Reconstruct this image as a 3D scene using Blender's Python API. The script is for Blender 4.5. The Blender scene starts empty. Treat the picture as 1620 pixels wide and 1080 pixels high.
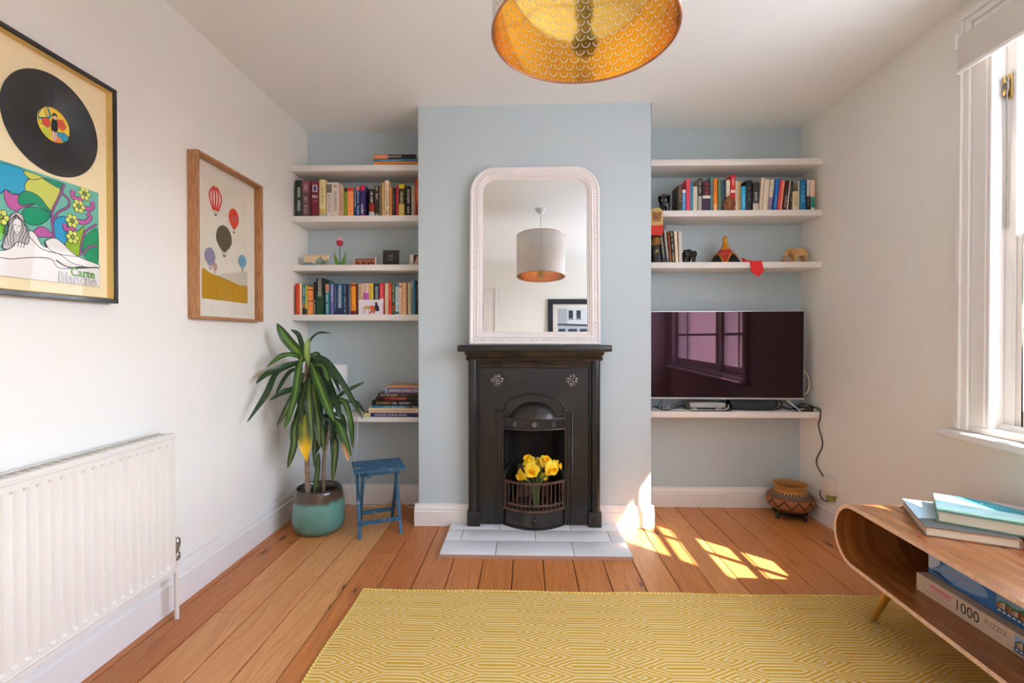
import bpy, bmesh, math, random
from mathutils import Vector, Matrix
random.seed(7)
R = math.radians
PI = math.pi
S = bpy.context.scene
COL = S.collection

# ------------------------------------------------------------ camera, light, exposure
cam_d = bpy.data.cameras.new('camera')
cam = bpy.data.objects.new('camera', cam_d)
COL.objects.link(cam)
cam.location = (0, 0, 1.08)
cam.rotation_euler = (R(90 - 0.524), 0, R(1.572))
cam_d.sensor_width = 36.0
cam_d.lens = 17.0
cam_d.clip_start = 0.02
S.camera = cam

S.view_settings.view_transform = 'Standard'
S.view_settings.look = 'None'
S.view_settings.gamma = 1.0
S.view_settings.use_curve_mapping = False
S.view_settings.exposure = -0.05
S.cycles.max_bounces = 14
S.cycles.diffuse_bounces = 8
S.cycles.glossy_bounces = 6
S.cycles.transparent_max_bounces = 16
S.cycles.sample_clamp_indirect = 6.0
S.cycles.caustics_reflective = False
S.cycles.caustics_refractive = False

SKY_STRENGTH = 24.0
SUN_STRENGTH = 38.0
world = bpy.data.worlds.new('sky')
S.world = world
world.use_nodes = True
wn, wl = world.node_tree.nodes, world.node_tree.links
wn.clear()
w_out = wn.new('ShaderNodeOutputWorld')
w_bg = wn.new('ShaderNodeBackground')
w_tc = wn.new('ShaderNodeTexCoord')
w_sep = wn.new('ShaderNodeSeparateXYZ')
w_ramp = wn.new('ShaderNodeValToRGB')
w_ramp.color_ramp.elements[0].position = 0.0
w_ramp.color_ramp.elements[0].color = (0.95, 0.99, 1.05, 1)
w_ramp.color_ramp.elements[1].position = 0.50
w_ramp.color_ramp.elements[1].color = (0.33, 0.44, 0.66, 1)
wl.new(w_tc.outputs['Generated'], w_sep.inputs[0])
wl.new(w_sep.outputs['Z'], w_ramp.inputs[0])
wl.new(w_ramp.outputs[0], w_bg.inputs[0])
w_bg.inputs[1].default_value = SKY_STRENGTH
wl.new(w_bg.outputs[0], w_out.inputs[0])

sun_d = bpy.data.lights.new('sun', 'SUN')
sun_d.energy = SUN_STRENGTH
sun_d.angle = R(0.6)
sun_d.color = (1.0, 0.92, 0.80)
sun = bpy.data.objects.new('sun', sun_d)
COL.objects.link(sun)
SUN_DIR = Vector((1.0, -0.95, 1.49))
sun.rotation_euler = SUN_DIR.to_track_quat('Z', 'Y').to_euler()
sun.location = (6, -5, 9)

# daylight entering through the window opening (sampling portal for the sky)
por_d = bpy.data.lights.new('window_portal', 'AREA')
por_d.shape = 'RECTANGLE'
por_d.size = 1.6
por_d.size_y = 2.45
por_d.cycles.is_portal = True
por = bpy.data.objects.new('window_portal', por_d)
COL.objects.link(por)
por.location = (1.99, 0.70, 1.48)
por.rotation_euler = (0, R(90), 0)

# ------------------------------------------------------------ materials
def lin(c):
    if max(c) > 1.0001 or True:
        return tuple(((x / 255) / 12.92 if x / 255 <= 0.04045 else ((x / 255 + 0.055) / 1.055) ** 2.4) for x in c[:3])

def rgba(c):
    return (*lin(c), 1.0)

MATS = {}
def mat(name, c, rough=0.5, metal=0.0, spec=0.5, bump=None, var=None, coat=0.0, sheen=0.0):
    """plain procedural material: colour in sRGB 0-255, optional noise relief and colour variation"""
    if name in MATS:
        return MATS[name]
    m = bpy.data.materials.new(name)
    MATS[name] = m
    m.use_nodes = True
    n, l = m.node_tree.nodes, m.node_tree.links
    b = n['Principled BSDF']
    b.inputs['Base Color'].default_value = rgba(c)
    b.inputs['Roughness'].default_value = rough
    b.inputs['Metallic'].default_value = metal
    b.inputs['Specular IOR Level'].default_value = spec
    if coat:
        b.inputs['Coat Weight'].default_value = coat
        b.inputs['Coat Roughness'].default_value = 0.08
    tc = None
    if bump or var:
        tc = n.new('ShaderNodeTexCoord')
    if var:
        sc, c2 = var[0], var[1]
        nz = n.new('ShaderNodeTexNoise')
        nz.inputs['Scale'].default_value = sc
        nz.inputs['Detail'].default_value = 5
        l.new(tc.outputs['Object'], nz.inputs['Vector'])
        rp = n.new('ShaderNodeValToRGB')
        rp.color_ramp.elements[0].position = var[2] if len(var) > 2 else 0.35
        rp.color_ramp.elements[1].position = var[3] if len(var) > 3 else 0.65
        rp.color_ramp.elements[0].color = rgba(c)
        rp.color_ramp.elements[1].color = rgba(c2)
        l.new(nz.outputs['Fac'], rp.inputs[0])
        l.new(rp.outputs[0], b.inputs['Base Color'])
    if bump:
        nz = n.new('ShaderNodeTexNoise')
        nz.inputs['Scale'].default_value = bump[0]
        nz.inputs['Detail'].default_value = 4
        l.new(tc.outputs['Object'], nz.inputs['Vector'])
        bp = n.new('ShaderNodeBump')
        bp.inputs['Strength'].default_value = bump[1]
        bp.inputs['Distance'].default_value = 0.01
        l.new(nz.outputs['Fac'], bp.inputs['Height'])
        l.new(bp.outputs[0], b.inputs['Normal'])
    return m

def thin_glass(name, ior, tint, rough=0.0):
    """single sheet of clear glass: reflects by its index from either side, lets light straight through"""
    m = bpy.data.materials.new(name); m.use_nodes = True; MATS[name] = m
    n, l = m.node_tree.nodes, m.node_tree.links
    n.remove(n['Principled BSDF'])
    ge = n.new('ShaderNodeNewGeometry'); mr = n.new('ShaderNodeMapRange')
    mr.inputs['To Min'].default_value = ior; mr.inputs['To Max'].default_value = 1 / ior
    l.new(ge.outputs['Backfacing'], mr.inputs['Value'])
    fr = n.new('ShaderNodeFresnel'); l.new(mr.outputs[0], fr.inputs[0])
    tr = n.new('ShaderNodeBsdfTransparent'); tr.inputs[0].default_value = (*tint, 1)
    gl = n.new('ShaderNodeBsdfGlossy'); gl.inputs['Roughness'].default_value = rough
    mx = n.new('ShaderNodeMixShader'); l.new(fr.outputs[0], mx.inputs[0]); l.new(tr.outputs[0], mx.inputs[1]); l.new(gl.outputs[0], mx.inputs[2])
    l.new(mx.outputs[0], n['Material Output'].inputs[0])
    return m

class NT:
    """short-hand for building node trees"""
    def __init__(s, tree):
        s.t = tree; s.n = tree.nodes; s.l = tree.links
    def new(s, t, **kw):
        x = s.n.new(t)
        for k, v in kw.items(): setattr(x, k, v)
        return x
    def put(s, sock, v):
        if isinstance(v, bpy.types.NodeSocket): s.l.new(v, sock)
        elif v is not None: sock.default_value = v
    def math(s, op, a, b=None, c=None):
        x = s.n.new('ShaderNodeMath'); x.operation = op
        s.put(x.inputs[0], a)
        if b is not None: s.put(x.inputs[1], b)
        if c is not None: s.put(x.inputs[2], c)
        return x.outputs[0]
    def mix(s, f, a, b, mode='MIX'):
        x = s.n.new('ShaderNodeMix'); x.data_type = 'RGBA'; x.blend_type = mode
        s.put(x.inputs[0], f); s.put(x.inputs[6], a); s.put(x.inputs[7], b)
        return x.outputs[2]
    def comb(s, a, b, c=0.0):
        x = s.n.new('ShaderNodeCombineXYZ')
        s.put(x.inputs[0], a); s.put(x.inputs[1], b); s.put(x.inputs[2], c)
        return x.outputs[0]
    def sep(s, v):
        x = s.n.new('ShaderNodeSeparateXYZ'); s.l.new(v, x.inputs[0]); return x.outputs
    def noise(s, v, scale, detail=2, dim='3D'):
        x = s.n.new('ShaderNodeTexNoise'); x.noise_dimensions = dim
        if v is not None: s.l.new(v, x.inputs['Vector'])
        s.put(x.inputs['Scale'], scale); x.inputs['Detail'].default_value = detail
        return x.outputs['Fac']
    def ramp(s, f, stops):
        x = s.n.new('ShaderNodeValToRGB'); e = x.color_ramp.elements
        while len(e) < len(stops): e.new(0.5)
        for i, (p, c) in enumerate(stops):
            e[i].position = p; e[i].color = c
        s.l.new(f, x.inputs[0]); return x.outputs[0]
    def bump(s, h, strength, dist=0.01):
        x = s.n.new('ShaderNodeBump'); x.inputs['Strength'].default_value = strength
        x.inputs['Distance'].default_value = dist; s.l.new(h, x.inputs['Height']); return x.outputs[0]

def newmat(name):
    m = bpy.data.materials.new(name); m.use_nodes = True; MATS[name] = m
    t = NT(m.node_tree); return m, t, t.n['Principled BSDF']

# ------------------------------------------------------------ objects
def thing(name, label, cat, loc=(0, 0, 0), rot=0.0, group=None, kind=None):
    o = bpy.data.objects.new(name, None)
    o.empty_display_size = 0.05
    COL.objects.link(o)
    o.location = loc
    o.rotation_euler = (0, 0, rot) if not isinstance(rot, tuple) else rot
    if label: o['label'] = label
    if cat: o['category'] = cat
    if group: o['group'] = group
    if kind: o['kind'] = kind
    return o

def tag(o, label, cat, group=None):
    o['label'] = label; o['category'] = cat
    if group: o['group'] = group
    return o

def finish(bm, m, bevel=0.0, smooth=35, seg=1, uv=None):
    if bevel:
        bmesh.ops.remove_doubles(bm, verts=bm.verts, dist=1e-6)
        es = [e for e in bm.edges if len(e.link_faces) == 2 and e.calc_face_angle(0) > R(30)]
        bmesh.ops.bevel(bm, geom=es, offset=bevel, segments=seg, affect='EDGES', clamp_overlap=True, profile=0.5)
    bmesh.ops.recalc_face_normals(bm, faces=bm.faces)
    me = bpy.data.meshes.new('mesh')
    bm.to_mesh(me); bm.free()
    for x in (m if isinstance(m, (list, tuple)) else [m]): me.materials.append(x)
    if smooth and len(me.polygons):
        me.polygons.foreach_set('use_smooth', [True] * len(me.polygons))
        me.set_sharp_from_angle(angle=R(smooth))
    return me

def part(name, bm, m, parent=None, bevel=0.0, smooth=35, loc=None, rot=None, seg=1):
    me = bm if isinstance(bm, bpy.types.Mesh) else finish(bm, m, bevel, smooth, seg)
    if isinstance(bm, bpy.types.Mesh) and m is not None and not me.materials:
        me.materials.append(m)
    o = bpy.data.objects.new(name, me)
    COL.objects.link(o)
    if parent is not None: o.parent = parent
    if loc is not None: o.location = loc
    if rot is not None: o.rotation_euler = rot
    return o

def struct(name, bm, m, parent=None, **kw):
    o = part(name, bm, m, parent, **kw)
    if parent is None: o['kind'] = 'structure'
    return o

def copy_tree(o, parent=None):
    c = o.copy(); COL.objects.link(c)
    if parent is not None: c.parent = parent
    for ch in list(o.children): copy_tree(ch, c)
    return c

# ------------------------------------------------------------ shapes
def BM(): return bmesh.new()

def box(bm, x0, x1, y0, y1, z0, z1, M=None, mi=0):
    vs = [bm.verts.new(Vector((x, y, z)) if M is None else M @ Vector((x, y, z))) for z in (z0, z1) for y in (y0, y1) for x in (x0, x1)]
    for f in ((0, 2, 3, 1), (4, 5, 7, 6), (0, 1, 5, 4), (2, 6, 7, 3), (0, 4, 6, 2), (1, 3, 7, 5)):
        fc = bm.faces.new([vs[i] for i in f]); fc.material_index = mi
    return bm

def bar(bm, a, b, w, t, up=(0, 0, 1)):
    """rectangular bar from a to b: w across, t along up"""
    a, b = Vector(a), Vector(b); d = b - a; L = d.length; d.normalize()
    u = Vector(up); s = d.cross(u).normalized(); u = s.cross(d).normalized()
    M = Matrix((s, d, u)).transposed().to_4x4(); M.translation = a
    return box(bm, -w / 2, w / 2, 0, L, -t / 2, t / 2, M)

def tube(bm, pts, r, n=8, cap=True):
    pts = [Vector(p) for p in pts]
    rs = r if isinstance(r, (list, tuple)) else [r] * len(pts)
    prev = None; rings = []
    for i, p in enumerate(pts):
        d = (pts[min(i + 1, len(pts) - 1)] - pts[max(i - 1, 0)]).normalized()
        if prev is None:
            a = Vector((0, 0, 1)) if abs(d.z) < 0.9 else Vector((1, 0, 0))
            s = d.cross(a).normalized()
        else:
            s = (prev - d * prev.dot(d)).normalized()
        prev = s; t = d.cross(s)
        rings.append([bm.verts.new(p + (s * math.cos(k * 2 * PI / n) + t * math.sin(k * 2 * PI / n)) * rs[i]) for k in range(n)])
    for a, b in zip(rings, rings[1:]):
        for k in range(n): bm.faces.new((a[k], a[(k + 1) % n], b[(k + 1) % n], b[k]))
    if cap:
        bm.faces.new(rings[0][::-1]); bm.faces.new(rings[-1])
    return bm

def spline(pts, n=6, closed=False):
    """Catmull-Rom through pts"""
    P = [Vector(p) for p in pts]; out = []; m = len(P)
    for i in range(m if closed else m - 1):
        if closed: p0, p1, p2, p3 = P[(i - 1) % m], P[i], P[(i + 1) % m], P[(i + 2) % m]
        else: p0, p1, p2, p3 = P[max(i - 1, 0)], P[i], P[i + 1], P[min(i + 2, m - 1)]
        for k in range(n):
            t = k / n
            out.append(0.5 * ((2 * p1) + (p2 - p0) * t + (2 * p0 - 5 * p1 + 4 * p2 - p3) * t * t + (3 * p1 - p0 - 3 * p2 + p3) * t ** 3))
    if not closed: out.append(P[-1].copy())
    return out

def lathe(bm, prof, n=32, c=(0, 0, 0), cap0=True, cap1=True, mi=0):
    c = Vector(c); rings = []
    for r, z in prof:
        rings.append([bm.verts.new(c + Vector((r * math.cos(2 * PI * k / n), r * math.sin(2 * PI * k / n), z))) for k in range(n)])
    for a, b in zip(rings, rings[1:]):
        for k in range(n):
            bm.faces.new((a[k], a[(k + 1) % n], b[(k + 1) % n], b[k])).material_index = mi
    if cap0: bm.faces.new(rings[0][::-1]).material_index = mi
    if cap1: bm.faces.new(rings[-1]).material_index = mi
    return bm

def prism(bm, pts, lo, hi, axis='y', mi=0):
    """2-D outline extruded; axis y: pts are (x,z); axis x: (y,z); axis z: (x,y)"""
    def v(p, h):
        return {'y': (p[0], h, p[1]), 'x': (h, p[0], p[1]), 'z': (p[0], p[1], h)}[axis]
    a = [bm.verts.new(v(p, lo)) for p in pts]; b = [bm.verts.new(v(p, hi)) for p in pts]
    n = len(pts)
    bm.faces.new(a).material_index = mi; bm.faces.new(b[::-1]).material_index = mi
    for i in range(n): bm.faces.new((a[i], b[i], b[(i + 1) % n], a[(i + 1) % n])).material_index = mi
    return bm

def slab(bm, polys, y0, y1):
    """plane polygons (x,z) that share edges, given thickness from y0 to y1"""
    start = list(bm.faces)
    fs = []
    for p in polys: fs.append(bm.faces.new([bm.verts.new((q[0], y0, q[1])) for q in p]))
    bmesh.ops.remove_doubles(bm, verts=list({v for f in fs for v in f.verts}), dist=1e-5)
    fs = [f for f in bm.faces if f not in start]
    r = bmesh.ops.extrude_face_region(bm, geom=fs)
    for v in r['geom']:
        if isinstance(v, bmesh.types.BMVert): v.co.y += y1 - y0
    return bm

def holed(bm, us, vs, hole, w0, w1, axis):
    """grid slab with one cell (hole=(i,j)) left open; axis x: u=y,v=z ; axis y: u=x,v=z"""
    def P(u, v, w): return (w, u, v) if axis == 'x' else (u, w, v)
    g = {}
    for w in (w0, w1):
        for i, u in enumerate(us):
            for j, v in enumerate(vs): g[i, j, w] = bm.verts.new(P(u, v, w))
    nu, nv = len(us) - 1, len(vs) - 1
    for i in range(nu):
        for j in range(nv):
            if (i, j) == hole: continue
            for w in (w0, w1): bm.faces.new((g[i, j, w], g[i + 1, j, w], g[i + 1, j + 1, w], g[i, j + 1, w]))
    def wall(a, b): bm.faces.new((g[a[0], a[1], w0], g[b[0], b[1], w0], g[b[0], b[1], w1], g[a[0], a[1], w1]))
    for i in range(nu): wall((i, 0), (i + 1, 0)); wall((i, nv), (i + 1, nv))
    for j in range(nv): wall((0, j), (0, j + 1)); wall((nu, j), (nu, j + 1))
    i, j = hole
    if j > 0: wall((i, j), (i + 1, j))
    wall((i, j + 1), (i + 1, j + 1)); wall((i, j), (i, j + 1)); wall((i + 1, j), (i + 1, j + 1))
    if j == 0:   # hole reaches the bottom edge: drop the bottom strip there
        for f in [f for f in bm.faces if all(abs((v.co.z) - vs[0]) < 1e-6 for v in f.verts) and len({round(v.co.x, 4) if axis == 'y' else round(v.co.y, 4) for v in f.verts} & {round(us[i], 4), round(us[i + 1], 4)}) == 2]:
            bm.faces.remove(f)
    return bm

def ball(bm, c, r, u=12, v=8, M=None):
    ra = r if isinstance(r, (tuple, list)) else (r, r, r)
    X = Matrix.Translation(c) @ (M.to_4x4() if M is not None else Matrix()) @ Matrix.Diagonal((*ra, 1))
    bmesh.ops.create_uvsphere(bm, u_segments=u, v_segments=v, radius=1.0, matrix=X)
    return bm

def skin(pts, edges, radii, sub=2):
    """one continuous body grown over a skeleton"""
    me = bpy.data.meshes.new('skeleton'); me.from_pydata([tuple(p) for p in pts], edges, [])
    o = bpy.data.objects.new('skeleton', me); COL.objects.link(o)
    o.modifiers.new('s', 'SKIN')
    for i, r in enumerate(radii):
        sv = me.skin_vertices[0].data[i]; sv.radius = r if isinstance(r, tuple) else (r, r); sv.use_root = i == 0
    ss = o.modifiers.new('b', 'SUBSURF'); ss.levels = sub; ss.render_levels = sub
    dg = bpy.context.evaluated_depsgraph_get()
    out = bpy.data.meshes.new_from_object(o.evaluated_get(dg))
    bpy.data.objects.remove(o); bpy.data.meshes.remove(me)
    out.materials.clear()
    out.polygons.foreach_set('use_smooth', [True] * len(out.polygons))
    return out

def lettering(s, size, m, parent, M, thick=0.0004, align='LEFT', offset=0.0, name='lettering', sx=1.0):
    """real type as a thin mesh; M places the text plane (x right, y up, z out)"""
    cu = bpy.data.curves.new('type', 'FONT'); cu.body = s; cu.size = size; cu.extrude = thick
    cu.align_x = align; cu.align_y = 'CENTER'; cu.offset = offset; cu.resolution_u = 3
    o = bpy.data.objects.new('type', cu); COL.objects.link(o)
    dg = bpy.context.evaluated_depsgraph_get()
    me = bpy.data.meshes.new_from_object(o.evaluated_get(dg))
    bpy.data.objects.remove(o)
    me.transform(M @ Matrix.Diagonal((sx, 1, 1, 1)))
    me.materials.clear(); me.materials.append(m)
    x = bpy.data.objects.new(name, me); COL.objects.link(x); x.parent = parent
    return x

def axes(o, x, y, z):
    M = Matrix((Vector(x), Vector(y), Vector(z))).transposed().to_4x4(); M.translation = Vector(o); return M

class Art:
    """flat print: coloured shapes laid on one another like ink layers. P maps (u,v) to the sheet"""
    def __init__(s, P, normal, step=0.00012):
        s.bm = BM(); s.P = P; s.N = Vector(normal); s.k = 0; s.step = step; s.mats = []
    def mi(s, c):
        m = mat('print_%02x%02x%02x' % tuple(int(q) for q in c), c, 0.6, spec=0.3)
        if m not in s.mats: s.mats.append(m)
        return s.mats.index(m)
    def face(s, pts, c, lift=None):
        h = s.N * (s.step * s.k); s.k += 1
        f = s.bm.faces.new([s.bm.verts.new(Vector(s.P(*p)) + h) for p in pts])
        f.material_index = s.mi(c)
    def poly(s, pts, c, smooth=5, line=None, lw=0.006, clip=None):
        q = [(p.x, p.y) for p in spline([(a, b, 0) for a, b in pts], smooth, True)] if smooth else list(pts)
        if clip: q = [(min(max(a, clip[0]), clip[1]), min(max(b, clip[2]), clip[3])) for a, b in q]
        s.face(q, c)
        if line: s.stroke(q + q[:1], line, lw, 0)
    def stroke(s, pts, c, w, smooth=6):
        q = [(p.x, p.y) for p in spline([(a, b, 0) for a, b in pts], smooth)] if smooth else pts
        h = s.N * (s.step * s.k); s.k += 1; mi = s.mi(c); L = []
        for i, p in enumerate(q):
            a, b = q[max(i - 1, 0)], q[min(i + 1, len(q) - 1)]
            d = Vector((b[0] - a[0], b[1] - a[1])); d = d.normalized() if d.length > 1e-9 else Vector((1, 0))
            n = Vector((-d.y, d.x)) * w / 2
            L.append((s.bm.verts.new(Vector(s.P(p[0] + n.x, p[1] + n.y)) + h), s.bm.verts.new(Vector(s.P(p[0] - n.x, p[1] - n.y)) + h)))
        for a, b in zip(L, L[1:]): s.bm.faces.new((a[0], a[1], b[1], b[0])).material_index = mi
    def disc(s, u, v, ru, rv, c, n=20, line=None, lw=0.005):
        q = [(u + ru * math.cos(2 * PI * k / n), v + rv * math.sin(2 * PI * k / n)) for k in range(n)]
        s.face(q, c)
        if line: s.stroke(q + q[:1], line, lw, 0)
    def done(s, name, parent):
        me = bpy.data.meshes.new('print'); s.bm.to_mesh(me); s.bm.free()
        for m in s.mats: me.materials.append(m)
        o = bpy.data.objects.new(name, me); COL.objects.link(o); o.parent = parent
        return o
# ============================================================ SETTING
XL, XR, YB, YF, ZC = -1.412, 1.74, 3.11, -0.62, 2.40
CX0, CX1, CY = -0.615, 0.709, 2.76          # chimney breast
WY0, WY1, WZ0, WZ1 = -0.47, 1.865, 0.735, 2.235   # window opening

wall_white = mat('painted_wall', (238, 236, 229), 0.75, bump=(90, 0.04), spec=0.25)
wall_blue = mat('blue_grey_paint', (190, 203, 207), 0.7, bump=(90, 0.05), spec=0.25)
ceil_white = mat('ceiling_paint', (242, 244, 242), 0.8, spec=0.2)
gloss_white = mat('white_gloss_paint', (236, 232, 228), 0.38, bump=(25, 0.03))
shelf_white = mat('white_shelf_paint', (232, 227, 221), 0.45, bump=(18, 0.05))
dark_gap = mat('dark_subfloor', (38, 26, 18), 0.9)

# ---- floor of individual pine boards
def pine():
    m, t, b = newmat('varnished_pine')
    tc = t.new('ShaderNodeTexCoord').outputs['Object']
    at = t.new('ShaderNodeAttribute'); at.attribute_type = 'OBJECT'; at.attribute_name = 'tone'
    at2 = t.new('ShaderNodeAttribute'); at2.attribute_type = 'OBJECT'; at2.attribute_name = 'seed'
    x, y, z = t.sep(tc)
    seed = at2.outputs['Fac']
    warp = t.noise(t.comb(t.math('MULTIPLY', x, 3.0), t.math('MULTIPLY', y, 1.1), seed), 1.6, 3)
    gx = t.math('ADD', t.math('MULTIPLY', x, 16.0), t.math('MULTIPLY', warp, 2.2))
    grain = t.noise(t.comb(gx, t.math('MULTIPLY', y, 0.32), seed), 2.6, 4)
    fine = t.noise(t.comb(t.math('MULTIPLY', x, 190.0), t.math('MULTIPLY', y, 3.0), seed), 1.5, 2)
    ring = t.math('ABSOLUTE', t.math('SINE', t.math('MULTIPLY', grain, 26.0)))
    dark = t.ramp(at.outputs['Fac'], [(0.0, rgba((138, 70, 30))), (0.5, rgba((174, 100, 48))), (1.0, rgba((198, 138, 82)))])
    lite = t.ramp(at.outputs['Fac'], [(0.0, rgba((196, 114, 58))), (0.5, rgba((222, 150, 86))), (1.0, rgba((234, 188, 130)))])
    f = t.math('MULTIPLY', t.math('ADD', t.math('MULTIPLY', ring, 0.45), t.math('MULTIPLY', fine, 0.6)), 1.0)
    c = t.mix(f, dark, lite)
    # knots: sparse, drawn out along the board
    vo = t.new('ShaderNodeTexVoronoi'); vo.feature = 'F1'
    t.l.new(t.comb(t.math('MULTIPLY', x, 11.0), t.math('MULTIPLY', y, 3.4), seed), vo.inputs['Vector'])
    vo.inputs['Scale'].default_value = 1.0
    pick = t.new('ShaderNodeSeparateXYZ'); t.l.new(vo.outputs['Color'], pick.inputs[0])
    r = t.math('MULTIPLY', t.math('GREATER_THAN', pick.outputs[0], 0.60), 0.125)
    k = t.math('LESS_THAN', vo.outputs['Distance'], r)
    halo = t.math('MULTIPLY', t.math('LESS_THAN', vo.outputs['Distance'], t.math('MULTIPLY', r, 1.9)), 0.35)
    c = t.mix(halo, c, rgba((150, 82, 40)))
    c = t.mix(t.math('MULTIPLY', k, 0.8), c, rgba((74, 38, 20)))
    t.l.new(c, b.inputs['Base Color'])
    t.put(b.inputs['Roughness'], t.math('ADD', 0.30, t.math('MULTIPLY', fine, 0.16)))
    t.l.new(t.bump(t.math('ADD', grain, t.math('MULTIPLY', fine, 0.4)), 0.10, 0.004), b.inputs['Normal'])
    b.inputs['Specular IOR Level'].default_value = 0.45
    return m
PINE = pine()
bm = BM(); box(bm, XL - 0.1, XR + 0.1, YF - 0.1, YB + 0.1, -0.12, -0.022)
floor = struct('floor', bm, dark_gap)
tones = [0.26, 0.24, 0.66, 0.76, 0.74, 0.34, 0.26, 0.30, 0.36, 0.34, 0.32, 0.34, 0.38, 0.46, 0.54, 0.42, 0.56, 0.36, 0.44, 0.40, 0.36, 0.32, 0.34]
x = XL - 0.02; i = 0
edges = [XL - 0.06, -1.36] + [-1.214 + 0.1444 * k for k in range(0, 22)]
edges = [e for e in edges if e < XR - 0.02] + [XR + 0.02]
joints = {2: [1.858], 3: [0.9, 2.16], 4: [1.87], 5: [2.378], 6: [1.2], 7: [0.7], 10: [1.5], 13: [1.1], 15: [0.6], 18: [1.4]}
for k in range(len(edges) - 1):
    x0, x1 = edges[k] + 0.0019, edges[k + 1] - 0.0019
    cuts = [YF - 0.05] + joints.get(k, []) + [YB + 0.02]
    for j in range(len(cuts) - 1):
        y0, y1 = cuts[j] + 0.0008, cuts[j + 1] - 0.0008
        dz = random.uniform(-0.0012, 0.0)
        bm = BM(); box(bm, x0 - (x0 + x1) / 2, x1 - (x0 + x1) / 2, y0 - (y0 + y1) / 2, y1 - (y0 + y1) / 2, -0.022, 0)
        o = part('floorboard', bm, PINE, floor, bevel=0.0016, smooth=0, loc=((x0 + x1) / 2, (y0 + y1) / 2, dz))
        o['tone'] = min(1, max(0, tones[k % len(tones)] + random.uniform(-0.06, 0.06) - 0.05 * j)); o['seed'] = k * 3.7 + j * 11.3

# ---- walls
bm = BM(); box(bm, XL - 0.12, XL, YF - 0.12, YB + 0.12, -0.1, ZC + 0.1); struct('wall_left', bm, wall_white)
bm = BM(); box(bm, XL, XR, YB, YB + 0.12, -0.1, ZC + 0.1); struct('wall_back', bm, wall_blue)
bm = BM(); holed(bm, [CX0, 0.0495 - 0.19, 0.0495 + 0.19, CX1], [-0.1, 0.80, ZC + 0.05], (1, 0), CY, YB + 0.001, 'y')
struct('wall_chimney', bm, wall_blue, bevel=0.004)
bm = BM(); box(bm, XL, XR, YF - 0.12, YF, -0.1, ZC + 0.1); struct('wall_rear', bm, wall_white)
bm = BM(); holed(bm, [YF - 0.12, WY0, WY1, YB + 0.12], [-0.1, WZ0, WZ1, ZC + 0.1], (1, 1), XR, XR + 0.22, 'x')
struct('wall_right', bm, wall_white)
bm = BM(); box(bm, XL - 0.12, XR + 0.22, YF - 0.12, YB + 0.12, ZC, ZC + 0.12); struct('ceiling', bm, ceil_white)

# ---- skirting boards: stepped ogee profile swept along each wall
def skirt(name, a, b, n, h=0.125, t=0.02):
    """a,b floor points, n unit normal into the room"""
    a, b, n = Vector((*a, 0)), Vector((*b, 0)), Vector((*n, 0))
    prof = [(0, 0), (t, 0), (t, h * 0.66), (t * 0.72, h * 0.70), (t * 0.80, h * 0.76), (t * 0.62, h * 0.86), (t * 0.35, h * 0.93), (t * 0.3, h), (0, h)]
    bm = BM()
    A = [bm.verts.new(a + n * p + Vector((0, 0, z))) for p, z in prof]
    B = [bm.verts.new(b + n * p + Vector((0, 0, z))) for p, z in prof]
    for i in range(len(prof)): bm.faces.new((A[i], A[(i + 1) % len(prof)], B[(i + 1) % len(prof)], B[i]))
    bm.faces.new(A[::-1]); bm.faces.new(B)
    struct(name, bm, gloss_white, smooth=25)
skirt('baseboard_left', (XL, YF), (XL, YB), (1, 0), 0.165, 0.022)
skirt('baseboard_back', (XL, YB), (CX0, YB), (0, -1))
skirt('baseboard_back', (CX1, YB), (XR, YB), (0, -1))
skirt('baseboard_chimney', (CX0 - 0.02, CY), (-0.318, CY), (0, -1), 0.125)
skirt('baseboard_chimney', (0.417, CY), (CX1 + 0.02, CY), (0, -1), 0.125)
skirt('baseboard_chimney', (CX0, CY), (CX0, YB), (-1, 0), 0.125)
skirt('baseboard_chimney', (CX1, CY), (CX1, YB), (1, 0), 0.125)
skirt('baseboard_right', (XR, YF), (XR, YB), (-1, 0), 0.145, 0.02)
skirt('baseboard_rear', (XL, YF), (-1.28, YF), (0, 1), 0.14)
skirt('baseboard_rear', (-0.37, YF), (XR, YF), (0, 1), 0.14)

# ---- window in the right-hand wall
GX = 1.806
glass_m = thin_glass('window_glass', 1.45, (0.97, 0.98, 0.975))

win = thing('window_1', 'tall white painted sash window in the right-hand wall', None, (XR, 0.7, WZ0), kind='structure')
wo = Vector((XR, 0.7, WZ0))
def wpart(name, bm, m=gloss_white, **kw):
    for v in bm.verts: v.co -= wo
    return part(name, bm, m, win, **kw)
# moulded architrave round the opening: three steps
def archi(bm, ya, yb, za, zb):
    for w0, w1, d in ((0.0, 0.105, 0.014), (0.055, 0.105, 0.026), (0.082, 0.105, 0.036)):
        box(bm, XR - d, XR, ya - w1, ya - w0, za, zb + w1) if False else None
bm = BM(); 
for w0, w1, d in ((0.0, 0.06, 0.014), (0.06, 0.085, 0.024), (0.085, 0.108, 0.034)):
    box(bm, XR - d, XR + 0.002, WY1 + w0, WY1 + w1, WZ0 - 0.02, WZ1 + w0)
wpart('architrave', bm, bevel=0.003, smooth=30)
bm = BM()
for w0, w1, d in ((0.0, 0.06, 0.014), (0.06, 0.085, 0.024), (0.085, 0.108, 0.034)):
    box(bm, XR - d, XR + 0.002, WY0 - w1, WY0 - w0, WZ0 - 0.02, WZ1 + w0)
wpart('architrave', bm, bevel=0.003, smooth=30)
bm = BM()
for w0, w1, d in ((0.0, 0.06, 0.014), (0.06, 0.085, 0.024), (0.085, 0.108, 0.034)):
    box(bm, XR - d, XR + 0.002, WY0 - w1, WY1 + w1, WZ1 + w0, WZ1 + w1)
wpart('head_architrave', bm, bevel=0.003, smooth=30)
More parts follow.
